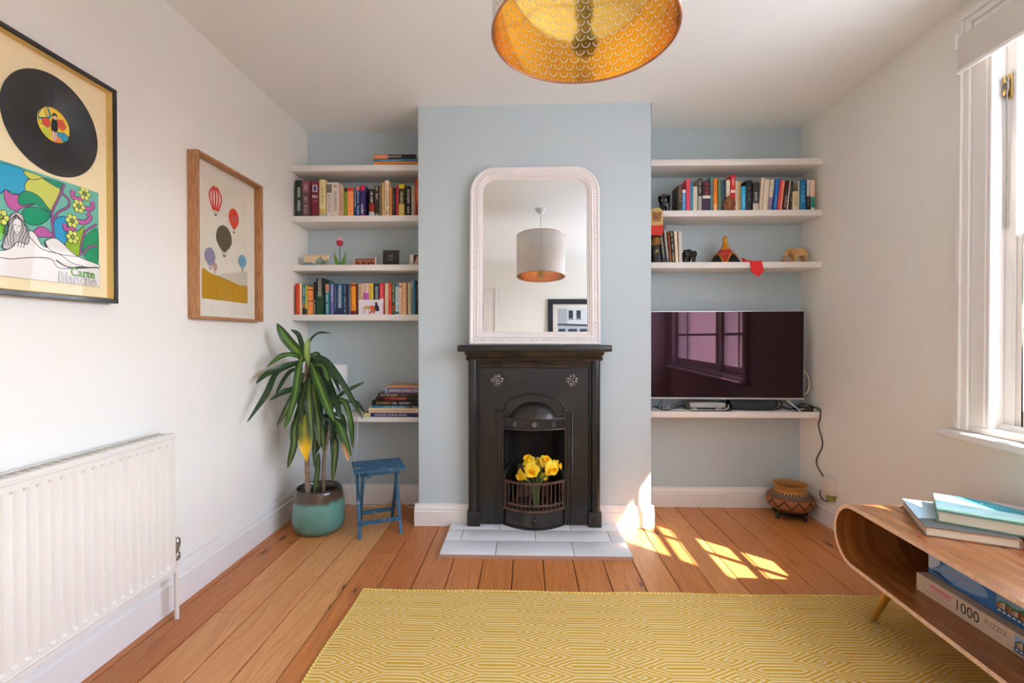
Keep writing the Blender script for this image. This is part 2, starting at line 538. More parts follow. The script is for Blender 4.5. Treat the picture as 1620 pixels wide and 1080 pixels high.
bm = BM(); box(bm, XR - 0.075, GX - 0.02, WY0 - 0.13, WY1 + 0.145, WZ0 - 0.055, WZ0 - 0.022)
wpart('sill', bm, bevel=0.011, seg=3)
bm = BM(); box(bm, XR - 0.018, XR + 0.002, WY0 - 0.11, WY1 + 0.11, WZ0 - 0.022, WZ0 + 0.004); wpart('apron', bm, bevel=0.004)
# linings and box frame
for nm, y0, y1 in (('jamb_lining', WY1 - 0.016, WY1), ('jamb_lining', WY0, WY0 + 0.016)):
    bm = BM(); box(bm, XR - 0.012, GX - 0.024, y0, y1, WZ0, WZ1); wpart(nm, bm, bevel=0.002)
bm = BM(); box(bm, XR - 0.012, GX - 0.024, WY0, WY1, WZ1 - 0.016, WZ1); wpart('head_lining', bm)
bm = BM(); box(bm, GX - 0.045, XR + 0.22, WY0, WY1, WZ0 - 0.022, WZ0 + 0.022); wpart('bottom_board', bm, bevel=0.004)
def frame_box(nm, y0, y1, z0, z1, x0, x1, bev=0.003):
    bm = BM(); box(bm, x0, x1, y0, y1, z0, z1); return wpart(nm, bm, bevel=bev)
frame_box('pulley_stile', WY1 - 0.055, WY1, WZ0, WZ1, GX - 0.024, GX - 0.0185)
frame_box('outer_stile', WY1 - 0.03, WY1, WZ0, WZ1, GX - 0.0185, XR + 0.22)
frame_box('pulley_stile', WY0, WY0 + 0.055, WZ0, WZ1, GX - 0.024, GX - 0.0185)
frame_box('outer_stile', WY0, WY0 + 0.03, WZ0, WZ1, GX - 0.0185, XR + 0.22)
frame_box('mullion', 1.12, 1.217, WZ0, WZ1, GX - 0.05, XR + 0.22)
frame_box('head_rail', WY0, WY1, WZ1 - 0.03, WZ1, GX - 0.024, XR + 0.22)
LO, MEET, HI = WZ0 + 0.022, 1.435, WZ1 - 0.03
def sash(y0, y1, vbars):
    for (z0, z1, gx, hb) in ((LO, MEET + 0.02, GX, (1.106,)), (MEET - 0.02, HI, GX + 0.045, (1.66, 2.03))):
        s = part('sash', BM(), gloss_white, win)       # frame of the sash, bars and panes inside it
        bm = BM(); a, c = 0.047, 0.018
        box(bm, gx - c, gx + c, y0, y0 + a, z0, z1); box(bm, gx - c, gx + c, y1 - a, y1, z0, z1)
        bot = 0.06 if z0 == LO else 0.038
        box(bm, gx - c, gx + c, y0 + a, y1 - a, z0, z0 + bot); box(bm, gx - c, gx + c, y0 + a, y1 - a, z1 - 0.032, z1)
        for v in bm.verts: v.co -= wo
        s.data = finish(bm, gloss_white, 0.003, 30)
        ys = [y0 + a] + list(vbars) + [y1 - a]; zs = [z0 + bot] + list(hb) + [z1 - 0.032]
        for vb in vbars:
            bm = BM(); prism(bm, [(gx - 0.016, vb - 0.006), (gx - 0.010, vb - 0.013), (gx + 0.014, vb - 0.013), (gx + 0.014, vb + 0.013), (gx - 0.010, vb + 0.013), (gx - 0.016, vb + 0.006)], zs[0], zs[-1], 'z')
            for v in bm.verts: v.co -= wo
            part('glazing_bar', bm, gloss_white, s)
        for h in hb:
            bm = BM(); box(bm, gx - 0.015, gx + 0.014, ys[0], ys[-1], h - 0.012, h + 0.012)
            for v in bm.verts: v.co -= wo
            part('glazing_bar', bm, gloss_white, s)
        for i in range(len(ys) - 1):
            for j in range(len(zs) - 1):
                bm = BM(); vs = [bm.verts.new(Vector((gx + 0.002, yy, zz)) - wo) for yy, zz in ((ys[i], zs[j]), (ys[i + 1], zs[j]), (ys[i + 1], zs[j + 1]), (ys[i], zs[j + 1]))]
                bm.faces.new(vs); part('pane', bm, glass_m, s, smooth=0)
sash(1.217, WY1 - 0.03, (1.60,))
sash(WY0 + 0.03, 1.12, (0.0,))

# linen roller blind fixed over the head of the window
linen = mat('blind_linen', (208, 200, 190), 0.85, bump=(400, 0.25))
bl = thing('roller_blind', 'pale linen roller blind rolled up over the head of the window', 'blind', (1.66, 0.72, 2.15))
bm = BM(); lathe(bm, [(0.024, -1.2), (0.024, 1.2)], 20)
part('roller', bm, linen, bl, loc=(0.03, 0, 0.068), rot=(R(90), 0, 0))
bm = BM(); box(bm, -0.0008, 0.0008, -1.2, 1.2, -0.05, 0.07); part('fabric', bm, linen, bl, loc=(0.006, 0, 0))
bm = BM(); lathe(bm, [(0.008, -1.2), (0.008, 1.2)], 12); part('hem_bar', bm, gloss_white, bl, loc=(0.006, 0, -0.052), rot=(R(90), 0, 0))
for yy in (-1.2, 1.2):
    bm = BM(); box(bm, -0.005, 0.08, yy - 0.004, yy + 0.004, 0.035, 0.10); part('bracket', bm, gloss_white, bl, bevel=0.002)
brass = mat('brass', (200, 166, 98), 0.38, 1.0)
cl = thing('cord_cleat', 'small brass cord cleat wound with grey cord on the window frame', 'cleat', (GX - 0.026, 1.836, 2.0))
bm = BM(); box(bm, -0.004, 0.002, -0.012, 0.012, -0.045, 0.045); part('plate', bm, brass, cl, bevel=0.002)
bm = BM(); tube(bm, [(-0.004, 0, 0.012), (-0.018, 0, 0.015), (-0.022, 0, 0.035)], 0.004); tube(bm, [(-0.004, 0, -0.012), (-0.018, 0, -0.015), (-0.022, 0, -0.035)], 0.004); part('horn', bm, brass, cl)
cordm = mat('grey_cord', (150, 146, 142), 0.8)
bm = BM(); tube(bm, spline([(-0.012, 0.008, 0.03), (-0.016, -0.012, 0.0), (-0.012, 0.006, -0.03), (-0.016, 0.01, 0.0), (-0.012, -0.006, 0.03), (-0.010, 0.0, -0.05), (-0.006, 0.002, -0.3), (-0.006, 0.004, -0.52)], 6), 0.0028, 6); part('cord', bm, cordm, cl)

# ---- door in the rear wall (seen in the mirror)
door = thing('door_1', 'white panelled door in the rear wall', None, (-0.82, YF, 0), kind='structure')
bm = BM(); box(bm, -0.38, 0.38, -0.0, 0.030, 0, 1.98); dl = part('door_leaf', bm, gloss_white, door, bevel=0.002)
for px0, px1, pz0, pz1 in ((-0.29, -0.05, 0.25, 0.85), (0.05, 0.29, 0.25, 0.85), (-0.29, -0.05, 1.0, 1.85), (0.05, 0.29, 1.0, 1.85)):
    bm = BM()
    for a, bq, c, d in ((px0, px1, pz0, pz0 + 0.02), (px0, px1, pz1 - 0.02, pz1), (px0, px0 + 0.02, pz0 + 0.02, pz1 - 0.02), (px1 - 0.02, px1, pz0 + 0.02, pz1 - 0.02)): box(bm, a, bq, 0.028, 0.042, c, d)
    part('panel_moulding', bm, gloss_white, dl, bevel=0.004)
bm = BM(); lathe(bm, [(0.025, 0), (0.026, 0.006), (0.010, 0.01), (0.010, 0.04), (0.026, 0.05), (0.028, 0.065), (0.015, 0.078)], 16); part('door_knob', bm, brass, dl, loc=(0.32, 0.030, 1.0), rot=(R(-90), 0, 0))
for x0, x1 in ((-0.47, -0.38), (0.38, 0.47)):
    bm = BM(); box(bm, x0, x1, 0, 0.018, 0, 1.98); box(bm, x0 + (0 if x0 < 0 else 0.06), x1 - (0.06 if x0 < 0 else 0), 0, 0.032, 0, 2.04); part('architrave', bm, gloss_white, door, bevel=0.003)
bm = BM(); box(bm, -0.47, 0.47, 0, 0.018, 1.98, 2.07); box(bm, -0.47, 0.47, 0, 0.032, 2.04, 2.07); part('architrave', bm, gloss_white, door, bevel=0.003)

# ---- outdoors: pavement, a wing added to block the sun, the terrace across the street
tarm = mat('pavement', (214, 213, 211), 0.9, bump=(30, 0.2))
bm = BM(); box(bm, XR + 0.25, 30, -30, 34, -3.3, -3.0); o = struct('ground', bm, tarm)
brick, t, b = newmat('red_brick')
tcb = t.new('ShaderNodeTexCoord').outputs['Object']
bx, by, bz = t.sep(tcb)
bt = t.new('ShaderNodeTexBrick')
t.l.new(t.comb(t.math('ADD', bx, by), bz), bt.inputs['Vector'])
bt.inputs['Scale'].default_value = 1.0; bt.inputs['Brick Width'].default_value = 0.225; bt.inputs['Row Height'].default_value = 0.075
bt.inputs['Mortar Size'].default_value = 0.006
bt.inputs['Color1'].default_value = rgba((190, 150, 138)); bt.inputs['Color2'].default_value = rgba((176, 134, 122)); bt.inputs['Mortar'].default_value = rgba((196, 178, 166))
t.l.new(bt.outputs['Color'], b.inputs['Base Color']); b.inputs['Roughness'].default_value = 0.85
slate = mat('roof_slate', (92, 94, 102), 0.7)
farglass = mat('far_window_glass', (60, 70, 82), 0.08)
def terrace(name, label, loc, w, d, h, wins, axis, wall_m):
    t_ = thing(name, label, 'building', loc)
    bm = BM(); box(bm, 0, d, 0, w, 0, h); part('outer_wall', bm, wall_m, t_)
    bm = BM(); prism(bm, [(-0.15, h), (d + 0.15, h), (d / 2, h + 0.9)], -0.1, w + 0.1, 'y'); part('roof', bm, slate, t_)
    for (a, z, ww, hh) in wins:
        if axis == 'x':
            bm = BM(); box(bm, -0.05, 0.02, a - ww / 2 - 0.06, a + ww / 2 + 0.06, z - 0.06, z + hh + 0.06)
            f = part('window_frame', bm, gloss_white, t_)
            bm = BM(); box(bm, -0.058, -0.05, a - ww / 2, a + ww / 2, z, z + hh / 2 - 0.03); part('pane', bm, farglass, f)
            bm = BM(); box(bm, -0.058, -0.05, a - ww / 2, a + ww / 2, z + hh / 2 + 0.03, z + hh); part('pane', bm, farglass, f)
    return t_
terrace('terraced_house', 'red brick terraced houses across the street outside the window', (14.0, -12, -3.0), 44, 7, 4.3, [(4 + 3.2 * k, 2.6, 1.1, 1.5) for k in range(12)], 'x', brick)
terrace('sun_blocker_wing', 'pale rendered wing added outside the window to block the sun', (2.1, -6.6, -3.0), 3.68, 4.05, 11.0, [], 'y', mat('blocker_render', (226, 214, 206), 0.85, bump=(20, 0.2)))  # added wing, shaped to keep direct sun off the rug
# ============================================================ FIREPLACE WALL
iron = mat('blacked_cast_iron', (50, 50, 51), 0.30, 0.7, bump=(60, 0.06), var=(9, (60, 57, 55)), coat=0.15)
iron_w = mat('worn_cast_iron', (78, 70, 64), 0.32, 0.7, bump=(80, 0.10), var=(14, (58, 56, 55)))
rust = mat('rusty_iron', (104, 76, 62), 0.6, 0.35, bump=(90, 0.3), var=(30, (72, 52, 44)))
soot = mat('soot', (22, 20, 19), 0.75, bump=(40, 0.3), var=(12, (34, 29, 26)))
tile_m = mat('glazed_white_tile', (232, 235, 239), 0.28, spec=0.5, coat=0.1)
grout = mat('dark_grout', (86, 78, 72), 0.9)
FX = 0.0495
fp = thing('fireplace', 'black cast-iron arched fireplace on the blue chimney breast', 'fireplace', (FX, CY, 0.025))
# face plate with arched opening
hw, ht = 0.312, 0.93
ow, oz, oa = 0.171, 0.605, 0.085
N = 18
arch = [(-ow * math.cos(PI * k / N), oz + oa * math.sin(PI * k / N)) for k in range(N + 1)]
polys = [[(-hw, 0), (-ow, 0), (-ow, oz), (-hw, oz)], [(ow, 0), (hw, 0), (hw, oz), (ow, oz)], [(-hw, oz), (-ow, oz), (-ow, ht), (-hw, ht)], [(ow, oz), (hw, oz), (hw, ht), (ow, ht)]]
for a, b2 in zip(arch, arch[1:]): polys.append([a, b2, (b2[0], ht), (a[0], ht)])
bm = BM(); slab(bm, polys, -0.045, -0.002); part('face_plate', bm, iron, fp, smooth=30)
# raised moulding following the shouldered arch
aw, az, sh = 0.212, 0.64, 0.168
path = [(-aw, 0), (-aw, az), (-sh, az)] + [(-sh * math.cos(PI * k / 20), az + 0.012 + 0.085 * math.sin(PI * k / 20)) for k in range(1, 20)] + [(sh, az), (aw, az), (aw, 0)]
bm = BM(); tube(bm, [(px, -0.046, pz) for px, pz in path], 0.0065, 8); part('arch_moulding', bm, iron, fp, smooth=60)
path2 = [(-aw + 0.02, 0), (-aw + 0.02, az - 0.02)]; 
for sx in (-1, 1):
    bm = BM(); tube(bm, [(sx * 0.187, -0.0455, 0.0), (sx * 0.187, -0.0455, az - 0.02)], 0.004, 6); part('inner_bead', bm, iron, fp)
# pilasters with rounded face, running up to the cornice
for sx in (-1, 1):
    prof = [(0.305, 0.0), (0.305, -0.048), (0.309, -0.055), (0.316, -0.055)]
    prof += [(0.342 - 0.026 * math.cos(PI * k / 8), -0.056 - 0.022 * math.sin(PI * k / 8)) for k in range(9)]
    prof += [(0.369, -0.052), (0.369, 0.0)]
    bm = BM(); prism(bm, [(sx * a, c) for a, c in prof], 0.07, 0.93, 'z'); part('pilaster', bm, iron, fp, smooth=50)
    bm = BM(); box(bm, *sorted((sx * 0.300, sx * 0.374)), -0.085, 0, 0, 0.085)
    part('plinth_block', bm, iron if sx < 0 else iron_w, fp, bevel=0.006, seg=2)
# cornice: a moulded frieze, then the mantel shelf
def cornice(bm, prof, w):
    """prof: (out, z); returns mitred at both ends"""
    L = []
    for o_, z_ in prof: L.append([bm.verts.new((-w - o_, 0, z_)), bm.verts.new((-w - o_, -o_ - 0.045, z_)), bm.verts.new((w + o_, -o_ - 0.045, z_)), bm.verts.new((w + o_, 0, z_))])
    for a, c in zip(L, L[1:]):
        for k in range(3): bm.faces.new((a[k], a[k + 1], c[k + 1], c[k]))
    bm.faces.new(L[0]); bm.faces.new(L[-1][::-1])
    for a, c in zip(L, L[1:]): bm.faces.new((a[0], c[0], c[3], a[3]))
bm = BM(); cornice(bm, [(-0.04, 0.875), (0.0, 0.88), (0.006, 0.885), (0.006, 0.892), (0.012, 0.905), (0.022, 0.92), (0.034, 0.93), (0.036, 0.938), (0.030, 0.942), (0.032, 0.95), (0.040, 0.962), (0.042, 0.976)], 0.345)
part('cornice', bm, iron_w, fp, smooth=50)
bm = BM(); box(bm, -0.416, 0.416, -0.165, 0, 0.976, 1.011); part('mantel_shelf', bm, iron, fp, bevel=0.007, seg=3)
# cast rosettes: four leaves in a lozenge
def rosette(x, y, z, s, parent, ry=0.0):
    bm = BM()
    for k in range(4):
        a = PI / 4 + k * PI / 2 + PI / 4
        for q in (-1, 1):
            M = Matrix.Translation((0.58 * s * math.cos(a) + q * 0.22 * s * math.sin(a), 0, 0.58 * s * math.sin(a) - q * 0.22 * s * math.cos(a)))
            bmesh.ops.create_uvsphere(bm, u_segments=8, v_segments=6, radius=1, matrix=M @ Matrix.Diagonal((0.30 * s, 0.30 * s, 0.30 * s, 1)))
        ca, sa = math.cos(a), math.sin(a)
        tube(bm, [(0.1 * s * ca, -0.12 * s, 0.1 * s * sa), (0.8 * s * ca, -0.18 * s, 0.8 * s * sa)], 0.06 * s, 5)
    bmesh.ops.create_uvsphere(bm, u_segments=8, v_segments=6, radius=0.16 * s, matrix=Matrix.Translation((0, -0.06 * s, 0)))
    for k in range(4):
        a = k * PI / 2
        q = [Vector((0.52 * s * math.cos(a) + 0.40 * s * math.cos(b_ * PI / 6), -0.10 * s, 0.52 * s * math.sin(a) + 0.40 * s * math.sin(b_ * PI / 6))) for b_ in range(13)]
        tube(bm, q, 0.085 * s, 6, cap=False)
    part('rosette', bm, mat('highlight_iron', (112, 106, 102), 0.3, 0.8), parent, loc=(x, y, z), rot=(0, 0, ry))  # lighter iron puts the rosettes' highlights into their colour
for sx in (-1, 1): rosette(sx * 0.209, -0.046, 0.813, 0.038, fp)
bm = BM(); prism(bm, [(-ow - 0.001, 0.56)] + [(a * 1.006, c * 1.001) for a, c in arch] + [(ow + 0.001, 0.56)], -0.040, -0.030, 'y'); part('hood_plate', bm, iron, fp)
# hood: dome and curved band
bm = BM(); rings = []
for j in range(13):
    zc_ = 0.092 * j / 12; w_ = math.sqrt(max(0.0, 0.1535 ** 2 - (zc_ + 0.0615) ** 2)); w_ = max(w_, 0.002)
    rings.append([bm.verts.new((-w_ * math.cos(PI * k / 16), -0.036 - 0.07 * (w_ / 0.141) ** 1.3 * math.sin(PI * k / 16), 0.602 + zc_)) for k in range(17)])
for a, c in zip(rings, rings[1:]):
    for k in range(16): bm.faces.new((a[k], a[k + 1], c[k + 1], c[k]))
bmesh.ops.remove_doubles(bm, verts=bm.verts, dist=1e-5)
hood = part('hood', bm, iron, fp, smooth=60)
def bow(w, d, n=24, y=-0.04): return [(-w + 2 * w * k / n, y - d * (1 - (2 * k / n - 1) ** 2)) for k in range(n + 1)]
def bent(bm, w, d, z0, z1, th, y=-0.04, n=24, lip=0.0):
    o_ = bow(w, d, n, y); i_ = [(a, c + th) for a, c in o_]
    prism(bm, o_ + i_[::-1], z0, z1, 'z')
bm = BM(); bent(bm, 0.174, 0.055, 0.545, 0.600, 0.02); part('hood_band', bm, iron, fp, smooth=40)
for z_ in (0.542, 0.602):
    bm = BM(); tube(bm, [(a, c, z_) for a, c in bow(0.176, 0.057)], 0.0065, 8); part('hood_rim', bm, iron_w, fp, smooth=60)
for k, xx in enumerate((-0.105, 0.0, 0.105)): rosette(xx, -0.042 - 0.055 * (1 - (xx / 0.174) ** 2), 0.572, 0.017, fp, xx * -4.0 * 0.9)
# firebox: open splayed box behind the opening
bm = BM()
A = [(-0.17, -0.03), (-0.12, 0.22), (0.12, 0.22), (0.17, -0.03)]
lo = [bm.verts.new((a, c, 0.0)) for a, c in A]; hi = [bm.verts.new((a * 0.95, c - (0.06 if c > 0.1 else 0), 0.70)) for a, c in A]
for k in range(3): bm.faces.new((lo[k], lo[k + 1], hi[k + 1], hi[k]))
bm.faces.new(hi); bm.faces.new(lo[::-1])
part('firebox', bm, soot, fp, smooth=0)
bm = BM(); box(bm, -0.10, 0.10, 0.10, 0.13, 0.10, 0.30); part('fireback', bm, rust, fp, bevel=0.01)
# grate: bowed rails, upright bars, side arms, ash drawer
for z_, r_, w_ in ((0.252, 0.0085, 0.168), (0.131, 0.007, 0.160), (0.100, 0.009, 0.170)):
    bm = BM(); tube(bm, [(a, c, z_) for a, c in bow(w_, 0.075, 24, -0.055)], r_, 8); part('grate_rail', bm, rust, fp, smooth=60)
nb = 13
for k in range(nb):
    u = -0.140 + 0.280 * k / (nb - 1)
    yy = -0.055 - 0.075 * (1 - (u / 0.168) ** 2)
    bm = BM(); tube(bm, [(u, yy, 0.100), (u, yy, 0.252)], 0.0034, 6); part('grate_bar', bm, rust, fp)
for sx in (-1, 1):
    bm = BM(); tube(bm, [(sx * 0.160, -0.058, 0.098), (sx * 0.160, -0.058, 0.258)], 0.008, 8); part('grate_post', bm, rust, fp)
    bm = BM(); tube(bm, spline([(sx * 0.168, -0.056, 0.256), (sx * 0.158, -0.03, 0.30), (sx * 0.130, 0.02, 0.335), (sx * 0.105, 0.08, 0.335)], 6), 0.006, 8); part('side_arm', bm, iron, fp)
bm = BM()
prism(bm, bow(0.155, 0.065, 24, -0.05) + [(0.12, 0.16), (-0.12, 0.16)], 0.088, 0.098, 'z'); part('grate_floor', bm, rust, fp)
bm = BM(); bent(bm, 0.166, 0.072, 0.008, 0.088, 0.012, -0.05); part('ash_drawer', bm, iron_w, fp, smooth=40, bevel=0.002)
dr = fp.children[-1]
bm = BM(); lathe(bm, [(0.006, 0), (0.006, 0.012), (0.012, 0.018), (0.013, 0.024), (0.007, 0.029)], 12); part('drawer_knob', bm, iron, dr, loc=(0, -0.122, 0.05), rot=(R(90), 0, 0))
bm = BM(); bent(bm, 0.172, 0.082, 0.0, 0.010, 0.05, -0.05); part('bottom_lip', bm, iron, fp, smooth=40)

# ---- hearth of long glazed tiles
he = thing('hearth', 'raised hearth of long white glazed tiles before the fireplace', 'hearth', (0.05, 2.54, 0))
bm = BM(); box(bm, -0.47, 0.47, -0.195, 0.215, 0, 0.019); part('bed', bm, grout, he, bevel=0.002)
rows = [(2.345, 2.498, [-0.42, -0.145, 0.238, 0.52]), (2.502, 2.639, [-0.42, -0.337, 0.054, 0.445, 0.52]), (2.643, 2.755, [-0.42, -0.143, 0.248, 0.52])]
for y0, y1, xs in rows:
    for a, c in zip(xs, xs[1:]):
        bm = BM(); box(bm, a + 0.0015 - 0.05, c - 0.0015 - 0.05, y0 - 2.54, y1 - 2.54, 0.012, 0.0245 + random.uniform(0, 0.0006))
        part('hearth_tile', bm, tile_m, he, bevel=0.0015, seg=2)
bm = BM(); box(bm, -0.475, 0.475, -0.2, -0.195, 0, 0.017); part('edge_strip', bm, mat('hearth_edge_wood', (176, 140, 118), 0.6), he)

# ---- mirror leaning on the mantel
mi = thing('mirror', 'tall white framed mirror with rounded top leaning on the mantel shelf', 'mirror', (0.052, 2.688, 1.0365), (R(-3.1), 0, 0))
mw, mh, cr = 0.3625, 1.0, 0.145
out = [(-mw, 0.0), (mw, 0.0)]
out += [(mw - cr + cr * math.cos(PI / 2 * k / 12), mh - cr + cr * math.sin(PI / 2 * k / 12)) for k in range(13)]
out += [(-mw + cr - cr * math.sin(PI / 2 * k / 12), mh - cr + cr * math.cos(PI / 2 * k / 12)) for k in range(13)]
def inset(P, d):
    n = len(P); q = []
    for i in range(n):
        a, p, c = Vector(P[i - 1]), Vector(P[i]), Vector(P[(i + 1) % n])
        e1, e2 = (p - a).normalized(), (c - p).normalized()
        n1, n2 = Vector((-e1.y, e1.x)), Vector((-e2.y, e2.x))
        m_ = (n1 + n2).normalized(); q.append(tuple(p + m_ * d / max(0.3, m_.dot(n1))))
    return q
mprof = [(0, 0.0), (0.0, 0.018), (0.004, 0.024), (0.011, 0.026), (0.016, 0.022), (0.019, 0.020), (0.038, 0.019), (0.041, 0.024), (0.046, 0.025), (0.049, 0.018), (0.052, 0.017), (0.056, 0.020), (0.060, 0.016), (0.062, 0.012), (0.066, 0.014), (0.070, 0.010), (0.0745, 0.008), (0.0745, 0.0)]
bm = BM(); L = []
for d, h_ in mprof: L.append([bm.verts.new((p[0], -h_, p[1])) for p in inset(out, d)])
n = len(out)
for a, c in zip(L, L[1:] + L[:1]):
    for k in range(n): bm.faces.new((a[k], a[(k + 1) % n], c[(k + 1) % n], c[k]))
frame_white = mat('white_frame_paint', (238, 232, 229), 0.45, bump=(120, 0.1))
part('frame', bm, frame_white, mi, smooth=28)
# carved egg-and-dart in the hollow of the frame: too fine to pick apart
mid = inset(out, 0.0285); bm = BM()
per = [Vector(p) for p in mid] + [Vector(mid[0])]
tot = sum((b_ - a_).length for a_, b_ in zip(per, per[1:])); cnt = int(tot / 0.0155)
acc = 0; seg_i = 0; pos = per[0].copy(); 
for k in range(cnt):
    tgt = tot * (k + 0.5) / cnt
    while acc + (per[seg_i + 1] - per[seg_i]).length < tgt: acc += (per[seg_i + 1] - per[seg_i]).length; seg_i += 1
    d = (per[seg_i + 1] - per[seg_i]).normalized(); p = per[seg_i] + d * (tgt - acc)
    M = Matrix.Translation((p.x, -0.0195, p.y)) @ Matrix.Rotation(-math.atan2(d.y, d.x), 4, 'Y') @ Matrix.Diagonal((0.0052, 0.0045, 0.0088, 1))
    bmesh.ops.create_icosphere(bm, subdivisions=1, radius=1, matrix=M)
o = part('carved_beading', bm, frame_white, mi, smooth=80); o['kind'] = 'stuff'
silver = mat('mirror_silver', (240, 243, 242), 0.0, 1.0)
bm = BM(); inn = inset(out, 0.072); bm.faces.new([bm.verts.new((p[0], -0.009, p[1])) for p in inn]); part('looking_glass', bm, silver, mi, smooth=0)
bm = BM(); bm.faces.new([bm.verts.new((p[0], -0.001, p[1])) for p in inset(out, 0.004)]); part('back_board', bm, mat('board_brown', (150, 130, 110), 0.8), mi, smooth=0)

# ---- daffodils in a glass vase standing in the grate
vase = thing('glass_vase', 'clear glass vase of daffodil stems standing in the fire grate', 'vase', (0.058, 2.675, 0.125))
vg = thin_glass('clear_vase_glass', 1.45, (0.90, 0.94, 0.92), 0.02)
bm = BM(); lathe(bm, [(0.030, 0.0), (0.033, 0.004), (0.034, 0.06), (0.036, 0.13), (0.039, 0.145), (0.037, 0.145), (0.034, 0.13), (0.032, 0.06), (0.030, 0.008)], 24, cap1=True); part('vase_wall', bm, vg, vase, smooth=60)
petal_y = mat('daffodil_petal', (254, 212, 30), 0.5, var=(60, (255, 228, 70)))
trump_y = mat('daffodil_trumpet', (254, 206, 22), 0.5)
stem_g = mat('daffodil_stem', (86, 140, 62), 0.5)
DA = [((-0.019, 2.64, 0.326), (-0.9, -0.8, -0.35), 0.034, 'daffodil hanging lowest at the left edge of the bunch'),
      ((0.035, 2.60, 0.363), (-0.1, -1, -0.25), 0.042, 'largest daffodil facing forward at left centre of the bunch'),
      ((0.019, 2.66, 0.398), (-0.4, -0.5, 0.8), 0.036, 'daffodil pointing up at the top left of the bunch'),
      ((0.082, 2.70, 0.378), (0.1, -0.6, 0.6), 0.032, 'daffodil in the middle of the bunch at the back'),
      ((0.112, 2.67, 0.395), (0.2, -0.7, 0.6), 0.036, 'daffodil standing highest at the right of the bunch'),
      ((0.140, 2.61, 0.368), (0.5, -1, -0.15), 0.040, 'large daffodil facing forward at the right of the bunch'),
      ((0.170, 2.68, 0.366), (1, -0.4, 0.1), 0.034, 'daffodil turned outward at the far right of the bunch'),
      ((0.108, 2.70, 0.306), (0.2, -0.8, -0.5), 0.026, 'small daffodil drooping low behind the stems')]
for k, (pos, d, s, lab) in enumerate(DA):
    da = thing('daffodil', lab, 'flower', (0.048 + 0.003 * k, 2.675 + 0.004 * ((k * 3) % 5 - 2), 0.135), 0, 'daffodils in the grate')
    P = Vector(pos) - da.location; d = Vector(d).normalized()
    bm = BM(); tube(bm, spline([(0, 0, 0), (0.1 * P.x, 0.1 * P.y, 0.12), (P.x * 0.75, P.y * 0.75, P.z - 0.02), P - d * 0.02], 5), 0.0035, 6); part('stem', bm, stem_g, da)
    q = d.to_track_quat('Z', 'Y').to_matrix().to_4x4(); q.translation = P
    bm = BM()
    for j in range(6):
        a0 = j * PI / 3 + k
        W = Matrix.Rotation(a0, 4, 'Z'); g = []
        for i in range(5):
            u = i / 4; ww = s * (0.15 + 0.42 * math.sin(PI * (0.12 + 0.78 * u))) * (1 if u < 1 else 0.35)
            zz = 0.10 * s * math.sin(u * 3) + s * 0.30 * u * u * math.sin(j * 2.1 + k)
            g.append([bm.verts.new(q @ W @ Vector((s * 1.08 * u, -ww, zz - 0.1 * s))), bm.verts.new(q @ W @ Vector((s * 1.08 * u, 0, zz))), bm.verts.new(q @ W @ Vector((s * 1.08 * u, ww, zz - 0.1 * s)))])
        for a, c in zip(g, g[1:]):
            for i in range(2): bm.faces.new((a[i], a[i + 1], c[i + 1], c[i]))
    part('petals', bm, petal_y, da, smooth=70)
    bm = BM(); R0 = []
    for j, (rr, zz) in enumerate(((0.20, 0), (0.30, 0.25), (0.33, 0.6), (0.40, 0.85), (0.55, 1.0))):
        R0.append([bm.verts.new(q @ Vector((s * rr * (1 + (0.16 * math.cos(i * PI) if j == 4 else 0)) * math.cos(i * 2 * PI / 18), s * rr * (1 + (0.16 * math.cos(i * PI) if j == 4 else 0)) * math.sin(i * 2 * PI / 18), s * zz * 0.85))) for i in range(18)])
    for a, c in zip(R0, R0[1:]):
        for i in range(18): bm.faces.new((a[i], a[(i + 1) % 18], c[(i + 1) % 18], c[i]))
    bm.faces.new(R0[0][::-1])
    part('trumpet', bm, trump_y, da, smooth=70)
# ============================================================ SHELVES AND BOOKS
SHF = 2.89
def shelf(x0, x1, z, label, th=0.036, yb=YB):
    t_ = thing('wall_shelf', label, 'shelf', ((x0 + x1) / 2, YB, z - th))
    w = (x1 - x0) / 2
    bm = BM(); box(bm, -w, w, SHF - YB, -0.001, 0, th); part('board', bm, shelf_white, t_, bevel=0.0025, seg=2)
    return t_
LZ = {'top': 2.115, 'A': 1.811, 'card': 1.516, 'B': 1.216, 'low': 0.597}
RZ = {'top': 2.129, 'C': 1.828, 'D': 1.523, 'tv': 0.638}
e = 0.001
shelf(XL + e, CX0 - e, LZ['top'], 'top white shelf in the left alcove holding four flat books')
shelf(XL + e, CX0 - e, LZ['A'], 'second white shelf in the left alcove under the upper row of books')
shelf(XL + e, CX0 - e, LZ['card'], 'third white shelf in the left alcove with cards and a tulip')
shelf(XL + e, CX0 - e, LZ['B'], 'fourth white shelf in the left alcove under the lower row of books')
shelf(XL + e, CX0 - e, LZ['low'], 'lowest white shelf in the left alcove behind the potted plant', 0.03)
shelf(CX1 + e, XR - e, RZ['top'], 'empty top white shelf in the right alcove', 0.038)
shelf(CX1 + e, XR - e, RZ['C'], 'second white shelf in the right alcove under a long row of books')
shelf(CX1 + e, XR - e, RZ['D'], 'third white shelf in the right alcove with hat and elephants')
shelf(CX1 + e, XR - e, RZ['tv'], 'lowest white shelf in the right alcove carrying the television')

